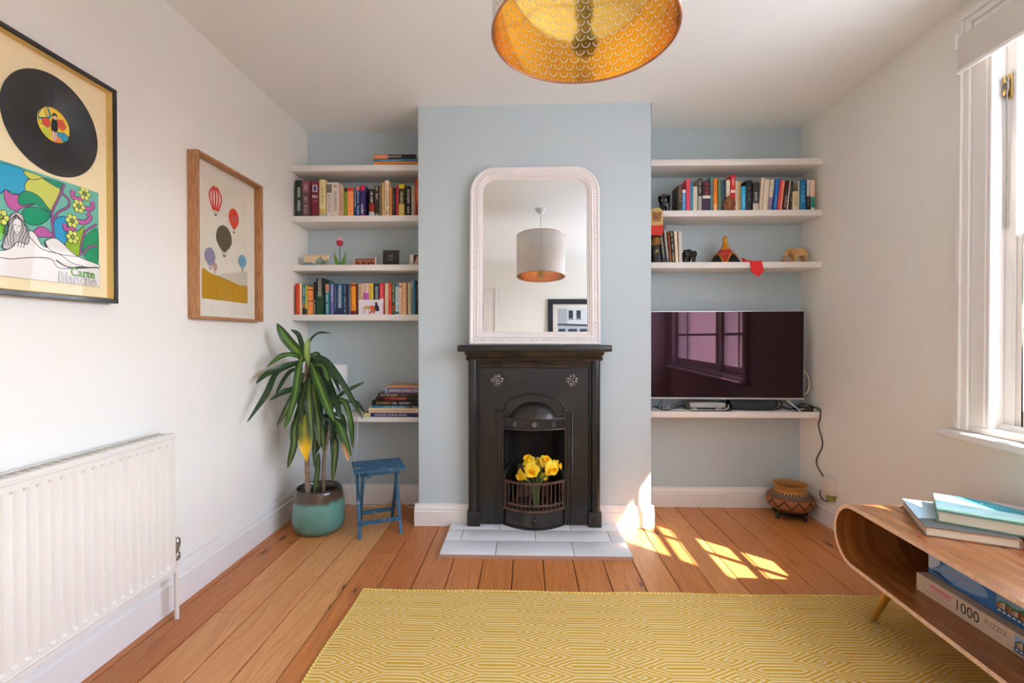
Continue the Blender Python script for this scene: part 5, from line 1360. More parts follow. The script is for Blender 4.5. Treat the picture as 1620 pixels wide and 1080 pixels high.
# ---- table lamp behind the plant
tl = thing('table_lamp', 'white drum-shaded table lamp behind the plant on the lowest shelf', 'lamp', (-1.205, 2.995, LZ['low']))
shade_w = mat('white_shade', (226, 222, 222), 0.8)
bm = BM(); lathe(bm, [(0.0885, 0.175), (0.0885, 0.312), (0.0870, 0.312), (0.0870, 0.175), (0.0885, 0.175)], 40, cap0=False, cap1=False); part('lamp_shade', bm, shade_w, tl, smooth=50)
bm = BM(); lathe(bm, [(0.045, 0.0), (0.047, 0.004), (0.040, 0.012), (0.030, 0.03), (0.034, 0.05), (0.028, 0.075), (0.033, 0.10), (0.026, 0.125), (0.020, 0.15), (0.012, 0.19)], 24); part('base', bm, mat('lamp_ceramic', (214, 212, 206), 0.25, coat=0.3), tl, smooth=60)
bm = BM(); lathe(bm, [(0.004, 0.19), (0.03, 0.20), (0.034, 0.24), (0.02, 0.27)], 16); part('bulb', bm, mat('bulb_glass', (240, 238, 232), 0.3), tl, smooth=60)
for k in range(3):
    a = k * 2.094; bm = BM(); tube(bm, [(0, 0, 0.195), (0.0875 * math.cos(a), 0.0875 * math.sin(a), 0.20)], 0.0015, 6); part('shade_spoke', bm, chrome, tl)
cab_w, cab_k = mat('white_cable', (226, 220, 212), 0.5), mat('black_cable', (26, 24, 24), 0.5)
o = thing('lamp_flex', 'thin white lamp flex hanging below the lowest left shelf', 'cable', (-1.02, 2.9, 0.0))
bm = BM(); tube(bm, [Vector(p) - o.location for p in spline([(-1.16, 2.985, 0.602), (-1.06, 2.93, 0.604), (-1.012, 2.882, 0.603), (-1.010, 2.880, 0.57), (-1.02, 2.90, 0.45), (-1.06, 2.95, 0.30), (-1.085, 2.99, 0.15), (-1.07, 3.03, 0.012), (-1.0, 3.055, 0.004), (-0.95, 3.06, 0.004)], 8)], 0.0028, 6); part('flex', bm, cab_w, o)
o = thing('floor_cable', 'white cable lying along the skirting behind the blue stool', 'cable', (-0.85, 3.06, 0.0))
bm = BM(); tube(bm, [Vector(p) - o.location for p in spline([(-1.12, 3.07, 0.004), (-1.02, 3.05, 0.004), (-0.93, 3.03, 0.004), (-0.86, 3.065, 0.02), (-0.80, 3.07, 0.03), (-0.74, 3.04, 0.004), (-0.68, 3.02, 0.004), (-0.63, 3.03, 0.004)], 8)], 0.0035, 6); part('flex', bm, cab_w, o)
# ============================================================ RIGHT ALCOVE
def elephant(name, label, loc, L, rot, m, group=None, trunk='down', ears=True, tusk=None):
    """walking elephant, facing -x; L overall length"""
    o = thing(name, label, 'ornament', loc, rot, group)
    s = L / 0.18
    tr = {'down': [(-0.074, 0, 0.068), (-0.082, 0, 0.045), (-0.090, 0, 0.028), (-0.104, 0, 0.018), (-0.116, 0, 0.026)],
          'curl': [(-0.074, 0, 0.066), (-0.080, 0, 0.042), (-0.078, 0, 0.022), (-0.066, 0, 0.012), (-0.056, 0, 0.018)]}[trunk]
    pts = [(0.0, 0, 0.072), (0.045, 0, 0.072), (0.062, 0, 0.062), (-0.030, 0, 0.074), (-0.050, 0, 0.084), (-0.066, 0, 0.084)] + tr
    rad = [0.031, 0.029, 0.020, 0.029, 0.021, 0.019, 0.014, 0.009, 0.0065, 0.005, 0.004]
    ed = [(0, 1), (1, 2), (0, 3), (3, 4), (4, 5), (5, 6), (6, 7), (7, 8), (8, 9), (9, 10)]
    for (hx, hy, j, fx) in ((0.046, 0.017, 1, 0.050), (0.046, -0.017, 1, 0.040), (-0.026, 0.017, 3, -0.034), (-0.026, -0.017, 3, -0.020)):
        i = len(pts); pts += [(hx, hy, 0.048), (hx + (fx - hx) * .5, hy, 0.024), (fx, hy, 0.010), (fx, hy, 0.001)]; rad += [0.014, 0.0105, 0.010, 0.0115]
        ed += [(j, i), (i, i + 1), (i + 1, i + 2), (i + 2, i + 3)]
    me = skin([Vector(p) * s for p in pts], ed, [r * s for r in rad], 2)
    zmin = min(v.co.z for v in me.vertices)
    for v in me.vertices: v.co.z -= zmin
    part('body', me, m, o)
    for sy in (-1, 1):
        bm = BM(); ball(bm, Vector((-0.042, sy * 0.027, 0.074)) * s - Vector((0, 0, zmin)), (0.017 * s, 0.005 * s, 0.025 * s), 12, 8, Matrix.Rotation(sy * -0.35, 3, 'Z')); part('ear', bm, m, o, smooth=80)
        bm = BM(); tube(bm, [Vector(p) * s for p in ((-0.072, sy * 0.010, 0.066), (-0.086, sy * 0.013, 0.050), (-0.098, sy * 0.012, 0.048))], [0.0032 * s, 0.0026 * s, 0.001 * s], 6); part('tusk', bm, tusk or m, o, smooth=60)
    bm = BM(); tube(bm, [Vector(p) * s for p in ((0.076, 0, 0.070), (0.085, 0, 0.050), (0.084, 0, 0.034))], [0.003 * s, 0.002 * s, 0.0026 * s], 6); part('tail', bm, m, o, smooth=60)
    return o
wood_e = mat('carved_pale_wood', (212, 168, 112), 0.55, bump=(90, 0.3), var=(30, (188, 140, 88)))
ebony = mat('polished_ebony', (24, 23, 24), 0.25, coat=0.3)
ivory = mat('ivory_white', (226, 220, 206), 0.4)
elephant('wooden_elephant', 'pale carved wooden elephant at the right end of the hat shelf', (1.640, 2.965, RZ['D']), 0.165, 0.12, wood_e)
elephant('black_elephant', 'small black elephant beside the pale grey book on the hat shelf', (0.982, 2.935, RZ['D']), 0.14, R(180 + 38), ebony, trunk='curl', tusk=ivory)
elephant('black_elephant', 'black elephant at the left end of the upper right-alcove books', (0.838, 2.945, RZ['C']), 0.18, R(72), ebony, trunk='curl', tusk=ivory)
# carved seated figure in front of the red book: rounded shoulders, bowed head, folded legs
fw_ = mat('carved_brown_wood', (146, 82, 42), 0.5, bump=(70, 0.3), var=(26, (112, 58, 28)))
o = thing('carved_figure', 'seated brown wooden figure in front of the tallest red book', 'figurine', (1.203, 2.8965 + 0.0, RZ['C']))
ff = [(0, 0, 0.018), (0, 0.0, 0.042), (0, -0.002, 0.060), (0, -0.006, 0.074), (0, -0.010, 0.086), (-0.024, -0.002, 0.057), (-0.033, -0.006, 0.036), (-0.018, -0.012, 0.022), (0.024, -0.002, 0.057), (0.033, -0.006, 0.036), (0.018, -0.012, 0.022), (-0.030, -0.006, 0.012), (-0.004, -0.014, 0.008), (0.030, -0.006, 0.012), (0.004, -0.014, 0.008)]
me = skin([Vector(p) for p in ff], [(0, 1), (1, 2), (2, 3), (3, 4), (2, 5), (5, 6), (6, 7), (2, 8), (8, 9), (9, 10), (0, 11), (11, 12), (0, 13), (13, 14)], [0.019, 0.018, 0.015, 0.011, 0.0135, 0.010, 0.008, 0.007, 0.010, 0.008, 0.007, 0.012, 0.009, 0.012, 0.009], 2)
zm = min(v.co.z for v in me.vertices)
for v in me.vertices: v.co.z -= zm; v.co.y *= 0.62
part('body', me, fw_, o)

# hanging red and gold ornament at the chimney side of the shelf
red_c = mat('red_cloth', (204, 52, 40), 0.75, bump=(160, 0.3)); gold_c = mat('gold_thread', (200, 168, 104), 0.5, 0.3, bump=(200, 0.4)); coral = mat('coral_carving', (196, 96, 64), 0.5)
dkf = mat('dark_fringe', (44, 30, 28), 0.8); bellm = mat('antique_gold', (168, 128, 66), 0.4, 0.6, var=(40, (130, 92, 44)))
o = thing('hanging_ornament', 'red and gold tasselled hanging with a gold bell at the shelf edge', 'ornament', (0.772, 2.874, 1.62))
pr = [(-0.036, 0.115)] + [(0.036 * math.cos(PI - PI * k / 10), 0.190 + 0.032 * math.sin(PI * k / 10)) for k in range(11)] + [(0.036, 0.115)]
bm = BM(); prism(bm, pr, -0.006, 0.012, 'y'); part('panel', bm, gold_c, o, bevel=0.003, seg=2)
for k in range(3):
    q = 0.024 - 0.009 * k
    bm = BM(); tube(bm, [(-q, -0.008, 0.198 - 0.004 * k), (-q + 0.004, -0.009, 0.140 + 0.006 * k), (q - 0.004, -0.009, 0.140 + 0.006 * k), (q, -0.008, 0.198 - 0.004 * k)], 0.003, 6); part('carved_band', bm, coral if k != 1 else mat('green_thread', (110, 128, 84), 0.6), o, smooth=60)
bm = BM(); tube(bm, [(-0.030, -0.008, 0.122), (0.030, -0.008, 0.122)], 0.003, 6); part('gold_cord', bm, gold_c, o)
hem = [(-0.034, 0.118), (0.036, 0.118), (0.039, 0.085), (0.033, 0.060)] + [(0.033 - 0.0066 * k, 0.052 + (0.009 if k % 2 else 0.0)) for k in range(1, 11)] + [(-0.036, 0.075)]
bm = BM(); prism(bm, hem, -0.005, 0.010, 'y'); part('red_cloth', bm, red_c, o, bevel=0.0015)
for k in range(7):
    bm = BM(); tube(bm, [(-0.026 + 0.0085 * k, 0.003, 0.060), (-0.027 + 0.0088 * k, 0.002, 0.046 - 0.004 * (k % 2))], 0.0024, 5); part('fringe', bm, dkf, o)
bm = BM(); tube(bm, [(0.0, 0.003, 0.066), (0.0, 0.003, 0.030)], 0.004, 8); part('neck', bm, dkf, o)
bm = BM(); lathe(bm, [(0.004, 0.050), (0.016, 0.047), (0.026, 0.036), (0.030, 0.020), (0.031, 0.008), (0.033, 0.004), (0.030, 0.004), (0.026, 0.018)], 24, c=(0, 0.004, 0)); part('bell', bm, bellm, o, smooth=60)

# festival hat with arched sides and a gold spire
o = thing('festival_hat', 'red and gold spired hat with black arched openings', 'hat', (1.216, 2.985, RZ['D']))
redb, t, b = newmat('red_brocade')
tch = t.new('ShaderNodeTexCoord').outputs['Object']
vor = t.new('ShaderNodeTexVoronoi'); vor.inputs['Scale'].default_value = 75; t.l.new(tch, vor.inputs['Vector'])
t.l.new(t.mix(t.ramp(vor.outputs['Distance'], [(0.28, (1, 1, 1, 1)), (0.36, (0, 0, 0, 1))]), rgba((178, 34, 34)), rgba((222, 120, 58))), b.inputs['Base Color']); b.inputs['Roughness'].default_value = 0.5
goldh = mat('hat_gold', (226, 164, 34), 0.4, 0.35, var=(60, (190, 120, 20)))
black_l = mat('black_lining', (18, 16, 18), 0.8)
NT_, hat_r = 72, 0.094
def arch_z(a):
    u = (a * 3 / (2 * PI) + 0.933) % 1.0
    return 0.058 * max(0.0, 1 - abs((u - 0.5) / 0.445) ** 3.4) if abs(u - 0.5) < 0.445 else 0.0
def hat_rad(z): return hat_r * max(0.0, (1 - z / 0.125)) ** 0.62 * (1 - 0.12 * z / 0.125) + 0.0
bm = BM(); cols = []
for k in range(NT_):
    a = 2 * PI * k / NT_; z0 = arch_z(a); col = []
    for j in range(9):
        z_ = z0 + (0.098 - z0) * j / 8; r_ = hat_r - (hat_r - 0.024) * (z_ / 0.098) ** 1.15
        col.append(bm.verts.new((r_ * math.cos(a), r_ * math.sin(a), z_)))
    cols.append(col)
for k in range(NT_):
    p, q = cols[k], cols[(k + 1) % NT_]
    for j in range(8): bm.faces.new((p[j], q[j], q[j + 1], p[j + 1]))
rim_pts = [c[0].co.copy() for c in cols]
part('crown', bm, redb, o, smooth=60)
bm = BM(); tube(bm, rim_pts + [rim_pts[0]], 0.0042, 6, cap=False); part('gold_piping', bm, goldh, o, smooth=60)
bm = BM(); lathe(bm, [(hat_r - 0.004 - (hat_r - 0.024) * (z_ / 0.098) ** 1.15, z_) for z_ in (0.001, 0.02, 0.04, 0.06, 0.08, 0.095)], 48); part('black_lining', bm, black_l, o, smooth=60)
bm = BM(); lathe(bm, [(0.034, 0.086), (0.025, 0.098), (0.017, 0.115), (0.013, 0.135), (0.012, 0.145), (0.015, 0.152), (0.013, 0.160), (0.008, 0.168), (0.002, 0.172)], 20); part('spire', bm, goldh, o, smooth=50)
# red sash trailing over the shelf edge
scar = mat('scarlet_sash', (220, 20, 24), 0.6, bump=(260, 0.2))
o = thing('scarf', 'pointed red cloth strip hanging over the hat shelf edge', 'cloth', (1.35, 2.89, RZ['D']))
def strip(rows_, th=0.0022):
    bm = BM(); g = [(bm.verts.new(Vector(a) - o.location), bm.verts.new(Vector(b_) - o.location)) for a, b_ in rows_]
    for p, q in zip(g, g[1:]): bm.faces.new((p[0], p[1], q[1], q[0]))
    bmesh.ops.recalc_face_normals(bm, faces=bm.faces); bmesh.ops.solidify(bm, geom=list(bm.faces), thickness=th)
    return bm
zt = RZ['D']
part('cloth', strip([((1.312, 2.965, zt + 0.003), (1.318, 2.985, zt + 0.040)), ((1.314, 2.940, zt + 0.004), (1.338, 2.968, zt + 0.022)), ((1.318, 2.905, zt + 0.004), (1.385, 2.925, zt + 0.006)), ((1.319, 2.8885, zt + 0.003), (1.388, 2.8885, zt + 0.004)), ((1.320, 2.8865, zt - 0.004), (1.391, 2.8865, zt - 0.004)), ((1.324, 2.884, zt - 0.035), (1.396, 2.884, zt - 0.032)), ((1.328, 2.885, zt - 0.060), (1.402, 2.885, zt - 0.053)), ((1.370, 2.886, zt - 0.090), (1.373, 2.886, zt - 0.089))]), scar, o, smooth=60)
o = thing('red_ribbon', 'flat red ribbon lying under the wooden elephant\'s trunk', 'cloth', (1.53, 2.93, zt))
part('ribbon', strip([((1.50, 2.900, zt + 0.002), (1.515, 2.960, zt + 0.003)), ((1.53, 2.895, zt + 0.004), (1.54, 2.960, zt + 0.006)), ((1.585, 2.905, zt + 0.002), (1.59, 2.955, zt + 0.003))], 0.002), scar, o, smooth=60)

# ---- television
tv = thing('television', 'large black flat television on slim silver legs in the right alcove', 'television', (1.205, 2.955, RZ['tv']), R(-1.5))
scr, t, b = newmat('tv_screen')
b.inputs['Base Color'].default_value = (0.004, 0.003, 0.005, 1); b.inputs['Roughness'].default_value = 0.015; b.inputs['IOR'].default_value = 1.52; b.inputs['Specular Tint'].default_value = (1.0, 0.50, 0.64, 1)
satin = mat('satin_silver', (196, 196, 196), 0.3, 0.9)
TW, TH, TZ = 0.464, 0.530, 0.068
bm = BM(); box(bm, -TW, TW, 0.002, 0.03, TZ, TZ + TH); part('casing', bm, mat('black_plastic', (22, 22, 23), 0.4), tv, bevel=0.003)
bm = BM(); box(bm, -TW + 0.003, TW - 0.003, -0.001, 0.002, TZ + 0.010, TZ + TH - 0.003); part('screen', bm, scr, tv, smooth=0)
bm = BM()
for a, c, d, e_ in ((-TW, -TW + 0.003, TZ, TZ + TH), (TW - 0.003, TW, TZ, TZ + TH), (-TW + 0.003, TW - 0.003, TZ + TH - 0.003, TZ + TH)): box(bm, a, c, -0.002, 0.004, d, e_)
part('bezel', bm, satin, tv)
bm = BM(); box(bm, -TW, TW, -0.006, 0.006, TZ - 0.002, TZ + 0.009); part('lower_trim', bm, satin, tv, bevel=0.002)
bm = BM(); box(bm, -0.26, 0.26, 0.03, 0.055, TZ + 0.03, TZ + 0.30); part('rear_housing', bm, mat('black_plastic', (22, 22, 23), 0.4), tv, bevel=0.01)
for sx in (-1, 1):
    for dx, dy in ((0.052, -0.055), (0.052, 0.085)):
        bm = BM(); x0 = sx * (TW - 0.100); tube(bm, [(x0, 0.012, TZ + 0.002), (x0 + (dx if sx > 0 else -0.012), dy, 0.005)], 0.005, 8); part('leg', bm, satin, tv, smooth=60)
        
SH = RZ['tv']
o = thing('set_top_box', 'pale silver set-top box under the television', 'electronics', (1.10, 2.99, SH))
bm = BM(); box(bm, -0.105, 0.105, -0.05, 0.06, 0.016, 0.046); part('casing', bm, mat('pale_plastic', (176, 172, 166), 0.4), o, bevel=0.004, seg=2)
bm = BM(); box(bm, 0.045, 0.085, -0.045, 0.05, 0.0, 0.016); box(bm, -0.095, -0.06, -0.04, 0.05, 0.0, 0.016); part('foot', bm, mat('pale_plastic', (176, 172, 166), 0.4), o, bevel=0.003)
for x_ in (-0.04, 0.05):
    bm = BM(); lathe(bm, [(0.004, 0), (0.004, 0.003)], 10); part('button', bm, satin, o, loc=(x_, -0.05, 0.03), rot=(R(90), 0, 0))
o = thing('speaker_base', 'dark grey rounded speaker box under the right half of the television', 'electronics', (1.39, 2.995, SH))
bm = BM(); prism(bm, [(-0.145, 0.062), (-0.138, 0.022), (-0.118, 0.006), (-0.09, 0.001), (0.09, 0.001), (0.118, 0.006), (0.138, 0.022), (0.145, 0.062)], -0.03, 0.045, 'y'); part('body', bm, mat('charcoal_fabric', (52, 56, 58), 0.8, bump=(300, 0.3)), o, bevel=0.004)
o = thing('adapter_box', 'small black adapter box at the right end of the TV shelf', 'electronics', (1.672, 2.945, SH), R(-4))
bm = BM(); box(bm, -0.045, 0.05, -0.035, 0.035, 0, 0.024); part('casing', bm, mat('black_plastic', (22, 22, 23), 0.4), o, bevel=0.003)
bm = BM(); box(bm, 0.040, 0.0425 + 0.003, -0.0365, -0.0345, 0.003, 0.021); part('white_label', bm, card_w, o); bm = BM(); box(bm, -0.042, -0.015, -0.036, -0.0345, 0.010, 0.019); part('port_label', bm, mat('grey_label', (150, 150, 148), 0.5), o)
def cable(label, pts, r, m, name='cable', n=8):
    P = [Vector(p) for p in pts]; o = thing(name, label, 'cable', P[0])
    bm = BM(); tube(bm, [p - P[0] for p in spline(P, n)], r, 6); part('flex', bm, m, o, smooth=80); return o
cable('white aerial cable looping out beside the television\'s right edge', [(1.66, 3.03, 0.92), (1.682, 3.01, 0.900), (1.712, 2.99, 0.855), (1.722, 2.98, 0.80), (1.712, 2.985, 0.745), (1.688, 3.0, 0.722), (1.655, 3.02, 0.70), (1.60, 3.03, 0.668), (1.55, 3.04, 0.645)], 0.0042, cab_w, 'aerial_cable')
cable('short black lead curling out behind the television\'s right edge', [(1.66, 3.02, 0.80), (1.678, 3.0, 0.795), (1.684, 2.99, 0.775), (1.670, 3.0, 0.755), (1.655, 3.02, 0.75)], 0.0035, cab_k, 'power_lead')
cable('black cable running in bends down the right wall to the plug', [(1.66, 2.985, 0.682), (1.70, 2.95, 0.672), (1.727, 2.925, 0.660), (1.731, 2.886, 0.652), (1.731, 2.884, 0.60), (1.7335, 2.905, 0.555), (1.7335, 2.865, 0.453), (1.7335, 2.925, 0.335), (1.7335, 2.842, 0.250), (1.728, 2.878, 0.170), (1.722, 2.840, 0.140), (1.720, 2.795, 0.146), (1.722, 2.775, 0.160)], 0.0032, cab_k, 'power_lead', 5)
cable('grey-white cable coiled at the left under the television', [(0.90, 3.03, 0.66), (0.87, 2.97, 0.662), (0.862, 2.95, 0.655), (0.90, 2.93, 0.644), (1.00, 2.93, 0.643), (1.08, 2.925, 0.643), (1.17, 2.92, 0.643), (1.215, 2.93, 0.655), (1.235, 2.97, 0.67)], 0.004, mat('grey_flex', (176, 178, 176), 0.5))
cable('black cable looping below the set-top box', [(0.78, 2.96, 0.66), (0.84, 2.915, 0.643), (0.93, 2.91, 0.668), (0.955, 2.905, 0.652), (1.0, 2.90, 0.6425), (1.12, 2.898, 0.6425), (1.21, 2.90, 0.644), (1.25, 2.915, 0.655)], 0.003, cab_k)
cable('black cable passing round the front of the speaker box', [(1.25, 2.96, 0.645), (1.32, 2.945, 0.642), (1.45, 2.94, 0.642), (1.52, 2.945, 0.648), (1.548, 2.96, 0.675), (1.55, 2.99, 0.70)], 0.0032, cab_k)
cable('black cable lying between television leg and adapter box', [(1.56, 3.0, 0.66), (1.60, 2.96, 0.645), (1.63, 2.955, 0.668), (1.69, 2.94, 0.676), (1.712, 2.925, 0.664)], 0.0038, cab_k)
o = thing('wall_plug', 'white plug-in unit with green foot on the right wall', 'plug', (XR, 2.772, 0.235))
bm = BM(); prism(bm, [(0, -0.045), (0, 0.055), (-0.018, 0.056), (-0.048, 0.045), (-0.050, -0.040)], -0.038, 0.038, 'y'); part('casing', bm, mat('plug_white', (222, 214, 204), 0.4), o, bevel=0.004, seg=2)
bm = BM(); box(bm, -0.036, -0.006, -0.030, 0.012, -0.078, -0.044); part('green_foot', bm, mat('green_yellow', (150, 160, 60), 0.5), o, bevel=0.005)
bm = BM(); box(bm, -0.004, 0, 0.05, 0.12, -0.05, 0.06); part('socket_plate', bm, gloss_white, o, bevel=0.002)

# ---- coiled basket pot on a dark stand
bk = thing('basket_pot', 'patterned woven basket pot on a dark three-legged stand in the alcove', 'basket', (1.592, 2.945, 0))
BKZ = 0.038
wov, t, b = newmat('woven_basket')
tcw = t.new('ShaderNodeTexCoord').outputs['Object']; wx, wy, wz = t.sep(tcw)
ang = t.math('DIVIDE', t.math('ARCTAN2', wy, wx), 2 * PI)
zig = t.math('ABSOLUTE', t.math('SUBTRACT', t.math('FRACT', t.math('MULTIPLY', ang, 11.0)), 0.5))
coil = t.math('SINE', t.math('MULTIPLY', wz, 900.0))
stitch = t.math('GREATER_THAN', t.math('FRACT', t.math('ADD', t.math('MULTIPLY', ang, 90.0), t.math('MULTIPLY', wz, 60.0))), 0.5)
tan, brn, blk, red_ = rgba((186, 128, 78)), rgba((112, 66, 42)), rgba((52, 38, 34)), rgba((150, 82, 48))
lines = t.mix(t.math('GREATER_THAN', coil, 0.1), blk, rgba((150, 120, 96)))
zc = t.math('SUBTRACT', wz, t.math('ADD', 0.078, t.math('MULTIPLY', zig, 0.084)))
zz_ = t.math('LESS_THAN', t.math('ABSOLUTE', zc), 0.0065)
band = t.mix(zz_, t.mix(stitch, red_, tan), rgba((74, 42, 30)))
c = t.mix(t.math('GREATER_THAN', wz, 0.062), lines, brn)
c = t.mix(t.math('GREATER_THAN', wz, 0.068), c, band)
c = t.mix(t.math('GREATER_THAN', wz, 0.127), c, brn)
c = t.mix(t.math('GREATER_THAN', wz, 0.132), c, lines)
lace = t.mix(t.math('GREATER_THAN', t.math('FRACT', t.math('MULTIPLY', ang, 34.0)), 0.35), rgba((222, 176, 112)), blk)
c = t.mix(t.math('GREATER_THAN', wz, 0.151), c, lace)
c = t.mix(t.math('GREATER_THAN', wz, 0.158), c, t.mix(stitch, rgba((206, 150, 84)), rgba((184, 122, 62))))
t.l.new(c, b.inputs['Base Color']); b.inputs['Roughness'].default_value = 0.65
t.l.new(t.bump(t.math('ADD', coil, stitch), 0.5, 0.003), b.inputs['Normal'])
prof = [(0.060, 0.038), (0.098, 0.052), (0.122, 0.075), (0.132, 0.105), (0.126, 0.130), (0.108, 0.147), (0.089, 0.157), (0.081, 0.166), (0.082, 0.178), (0.088, 0.190), (0.099, 0.200), (0.095, 0.202), (0.078, 0.188), (0.074, 0.165), (0.100, 0.140), (0.110, 0.100), (0.070, 0.060)]
bm = BM(); lathe(bm, [(r_, z_) for r_, z_ in prof], 56); part('basket_wall', bm, wov, bk, smooth=60)
dkw = mat('dark_stand_wood', (34, 24, 20), 0.4)
bm = BM(); lathe(bm, [(0.078, 0.030), (0.092, 0.030), (0.094, 0.038), (0.080, 0.040)], 32, cap0=False, cap1=False); lathe(bm, [(0.078, 0.030), (0.080, 0.040)], 32, cap0=False, cap1=False); part('stand_ring', bm, dkw, bk, smooth=40)
for a in (R(-62), R(-118 - 62 + 20), R(62)):
    ca, sa = math.cos(a), math.sin(a)
    bm = BM(); tube(bm, [(0.084 * ca, 0.084 * sa, 0.036), (0.096 * ca, 0.096 * sa, 0.020), (0.100 * ca, 0.100 * sa, 0.0)], [0.012, 0.010, 0.0095], 8); part('stand_leg', bm, dkw, bk, smooth=60)

# ============================================================ RUG, COFFEE TABLE, LAMP
ru = thing('rug', 'mustard yellow and cream woven rug with diamond pattern on the floorboards', 'rug', (0.50, 1.14, 0.0))
rm, t, b = newmat('flatweave')
tcr = t.new('ShaderNodeTexCoord').outputs['Object']; rx, ry, rz = t.sep(tcr)
PX, PH, PL = 0.306, 0.045, 0.0150
drift = t.math('MULTIPLY', t.math('SUBTRACT', t.noise(t.comb(t.math('MULTIPLY', rx, 4.0), t.math('MULTIPLY', ry, 4.0), 0.0), 1.0, 2), 0.5), 0.004)
xr = t.math('ABSOLUTE', t.math('SUBTRACT', t.math('FRACT', t.math('DIVIDE', t.math('ADD', rx, 0.59), PX)), 0.5))
xd = t.math('MULTIPLY', xr, PX)                                    # 0 at a diamond column, PX/2 at a stripe column
yd = t.math('MULTIPLY', t.math('ABSOLUTE', t.math('SUBTRACT', t.math('FRACT', t.math('DIVIDE', t.math('ADD', t.math('ADD', ry, drift), 0.92), 2 * PH)), 0.5)), 2 * PH)
f = t.math('ADD', yd, t.math('MULTIPLY', t.math('MINIMUM', xd, 0.094), PH / 0.090))
ph = t.math('FRACT', t.math('ADD', t.math('DIVIDE', f, PL), 0.25))
line = t.math('GREATER_THAN', ph, 0.55)
dash = t.math('GREATER_THAN', t.math('FRACT', t.math('ADD', t.math('MULTIPLY', rx, 118.0), t.math('MULTIPLY', t.math('FLOOR', t.math('DIVIDE', ry, 0.0075)), 0.5))), 0.26)
fleck = t.noise(t.comb(t.math('MULTIPLY', rx, 90.0), t.math('MULTIPLY', ry, 130.0), 0.0), 1.0, 2)
yel = t.mix(t.noise(t.comb(t.math('MULTIPLY', rx, 2.0), t.math('MULTIPLY', ry, 26.0), 0.0), 1.0, 3), rgba((200, 148, 22)), rgba((222, 178, 70)))
crm = t.mix(fleck, rgba((222, 200, 142)), rgba((242, 228, 194)))
c = t.mix(t.math('MULTIPLY', line, t.math('ADD', 0.30, t.math('MULTIPLY', dash, 0.62))), yel, crm)
t.l.new(c, b.inputs['Base Color']); b.inputs['Roughness'].default_value = 0.9; b.inputs['Specular IOR Level'].default_value = 0.15
t.l.new(t.bump(t.math('ADD', t.math('MULTIPLY', line, dash), t.math('MULTIPLY', fleck, 0.5)), 0.5, 0.004), b.inputs['Normal'])
RX, RY = 1.19, 0.89
bm = BM(); nx, ny = 60, 40; g = {}
for i in range(nx + 1):
    for j in range(ny + 1):
        u, v = i / nx * 2 - 1, j / ny * 2 - 1
        wx_ = 0.004 * math.sin(v * 9) * abs(u) ** 6; wy_ = 0.004 * math.sin(u * 11 + 1) * abs(v) ** 6
        g[i, j] = bm.verts.new((u * RX + wx_, v * RY + wy_, 0.0075 + 0.0008 * math.sin(u * 23) * math.sin(v * 17)))
for i in range(nx):
    for j in range(ny): bm.faces.new((g[i, j], g[i + 1, j], g[i + 1, j + 1], g[i, j + 1]))
ext = bmesh.ops.extrude_edge_only(bm, edges=[e_ for e_ in bm.edges if e_.is_boundary])
for v_ in ext['geom']:
    if isinstance(v_, bmesh.types.BMVert): v_.co.z = 0.0005
part('woven_field', bm, rm, ru, smooth=60)
bindm, t, b = newmat('rug_binding')
tcq = t.new('ShaderNodeTexCoord').outputs['Object']; qx, qy, qz = t.sep(tcq)
st_ = t.math('GREATER_THAN', t.math('FRACT', t.math('MULTIPLY', t.math('ADD', qx, qy), 62.0)), 0.5)
t.l.new(t.mix(st_, rgba((206, 168, 50)), rgba((232, 214, 140))), b.inputs['Base Color']); b.inputs['Roughness'].default_value = 0.9
bm = BM(); pts = []
for k in range(120):
    s_ = k / 120 * 4
    if s_ < 1: u, v = -1 + 2 * s_, 1
    elif s_ < 2: u, v = 1, 1 - 2 * (s_ - 1)
    elif s_ < 3: u, v = 1 - 2 * (s_ - 2), -1
    else: u, v = -1, -1 + 2 * (s_ - 3)
    pts.append((u * RX + 0.004 * math.sin(v * 9) * abs(u) ** 6, v * RY + 0.004 * math.sin(u * 11 + 1) * abs(v) ** 6 + 0.0015 * math.sin(k * 2.3), 0.0055))
tube(bm, pts + [pts[0]], 0.0052, 8, cap=False); part('whipped_edge', bm, bindm, ru, smooth=80)

# ---- coffee table: one bent shell, open along the side
ct = thing('coffee_table', 'walnut retro coffee table with rounded shell and tapered brass legs', 'table', (1.190, 1.20, 0.0), R(-3.2))
waln, t, b = newmat('walnut_veneer')
tcn = t.new('ShaderNodeTexCoord').outputs['Object']; nx_, ny_, nz_ = t.sep(tcn)
wv = t.noise(t.comb(t.math('MULTIPLY', nx_, 22.0), t.math('MULTIPLY', ny_, 2.2), 0.0), 1.5, 5)
w2 = t.noise(t.comb(t.math('MULTIPLY', nx_, 160.0), t.math('MULTIPLY', ny_, 8.0), 0.0), 1.0, 2)
t.l.new(t.ramp(t.math('ADD', t.math('MULTIPLY', wv, 0.75), t.math('MULTIPLY', w2, 0.25)), [(0.3, rgba((122, 68, 30))), (0.5, rgba((154, 92, 44))), (0.72, rgba((184, 120, 64)))]), b.inputs['Base Color']); b.inputs['Roughness'].default_value = 0.25; b.inputs['Coat Weight'].default_value = 0.35
ply = mat('plywood_edge', (236, 204, 182), 0.5, var=(50, (222, 180, 150)))
CT0, CT1, CTZ0, CTZ1, CTH = -0.62, 0.762, 0.212, 0.447, 0.015
rr = (CTZ1 - CTZ0) / 2
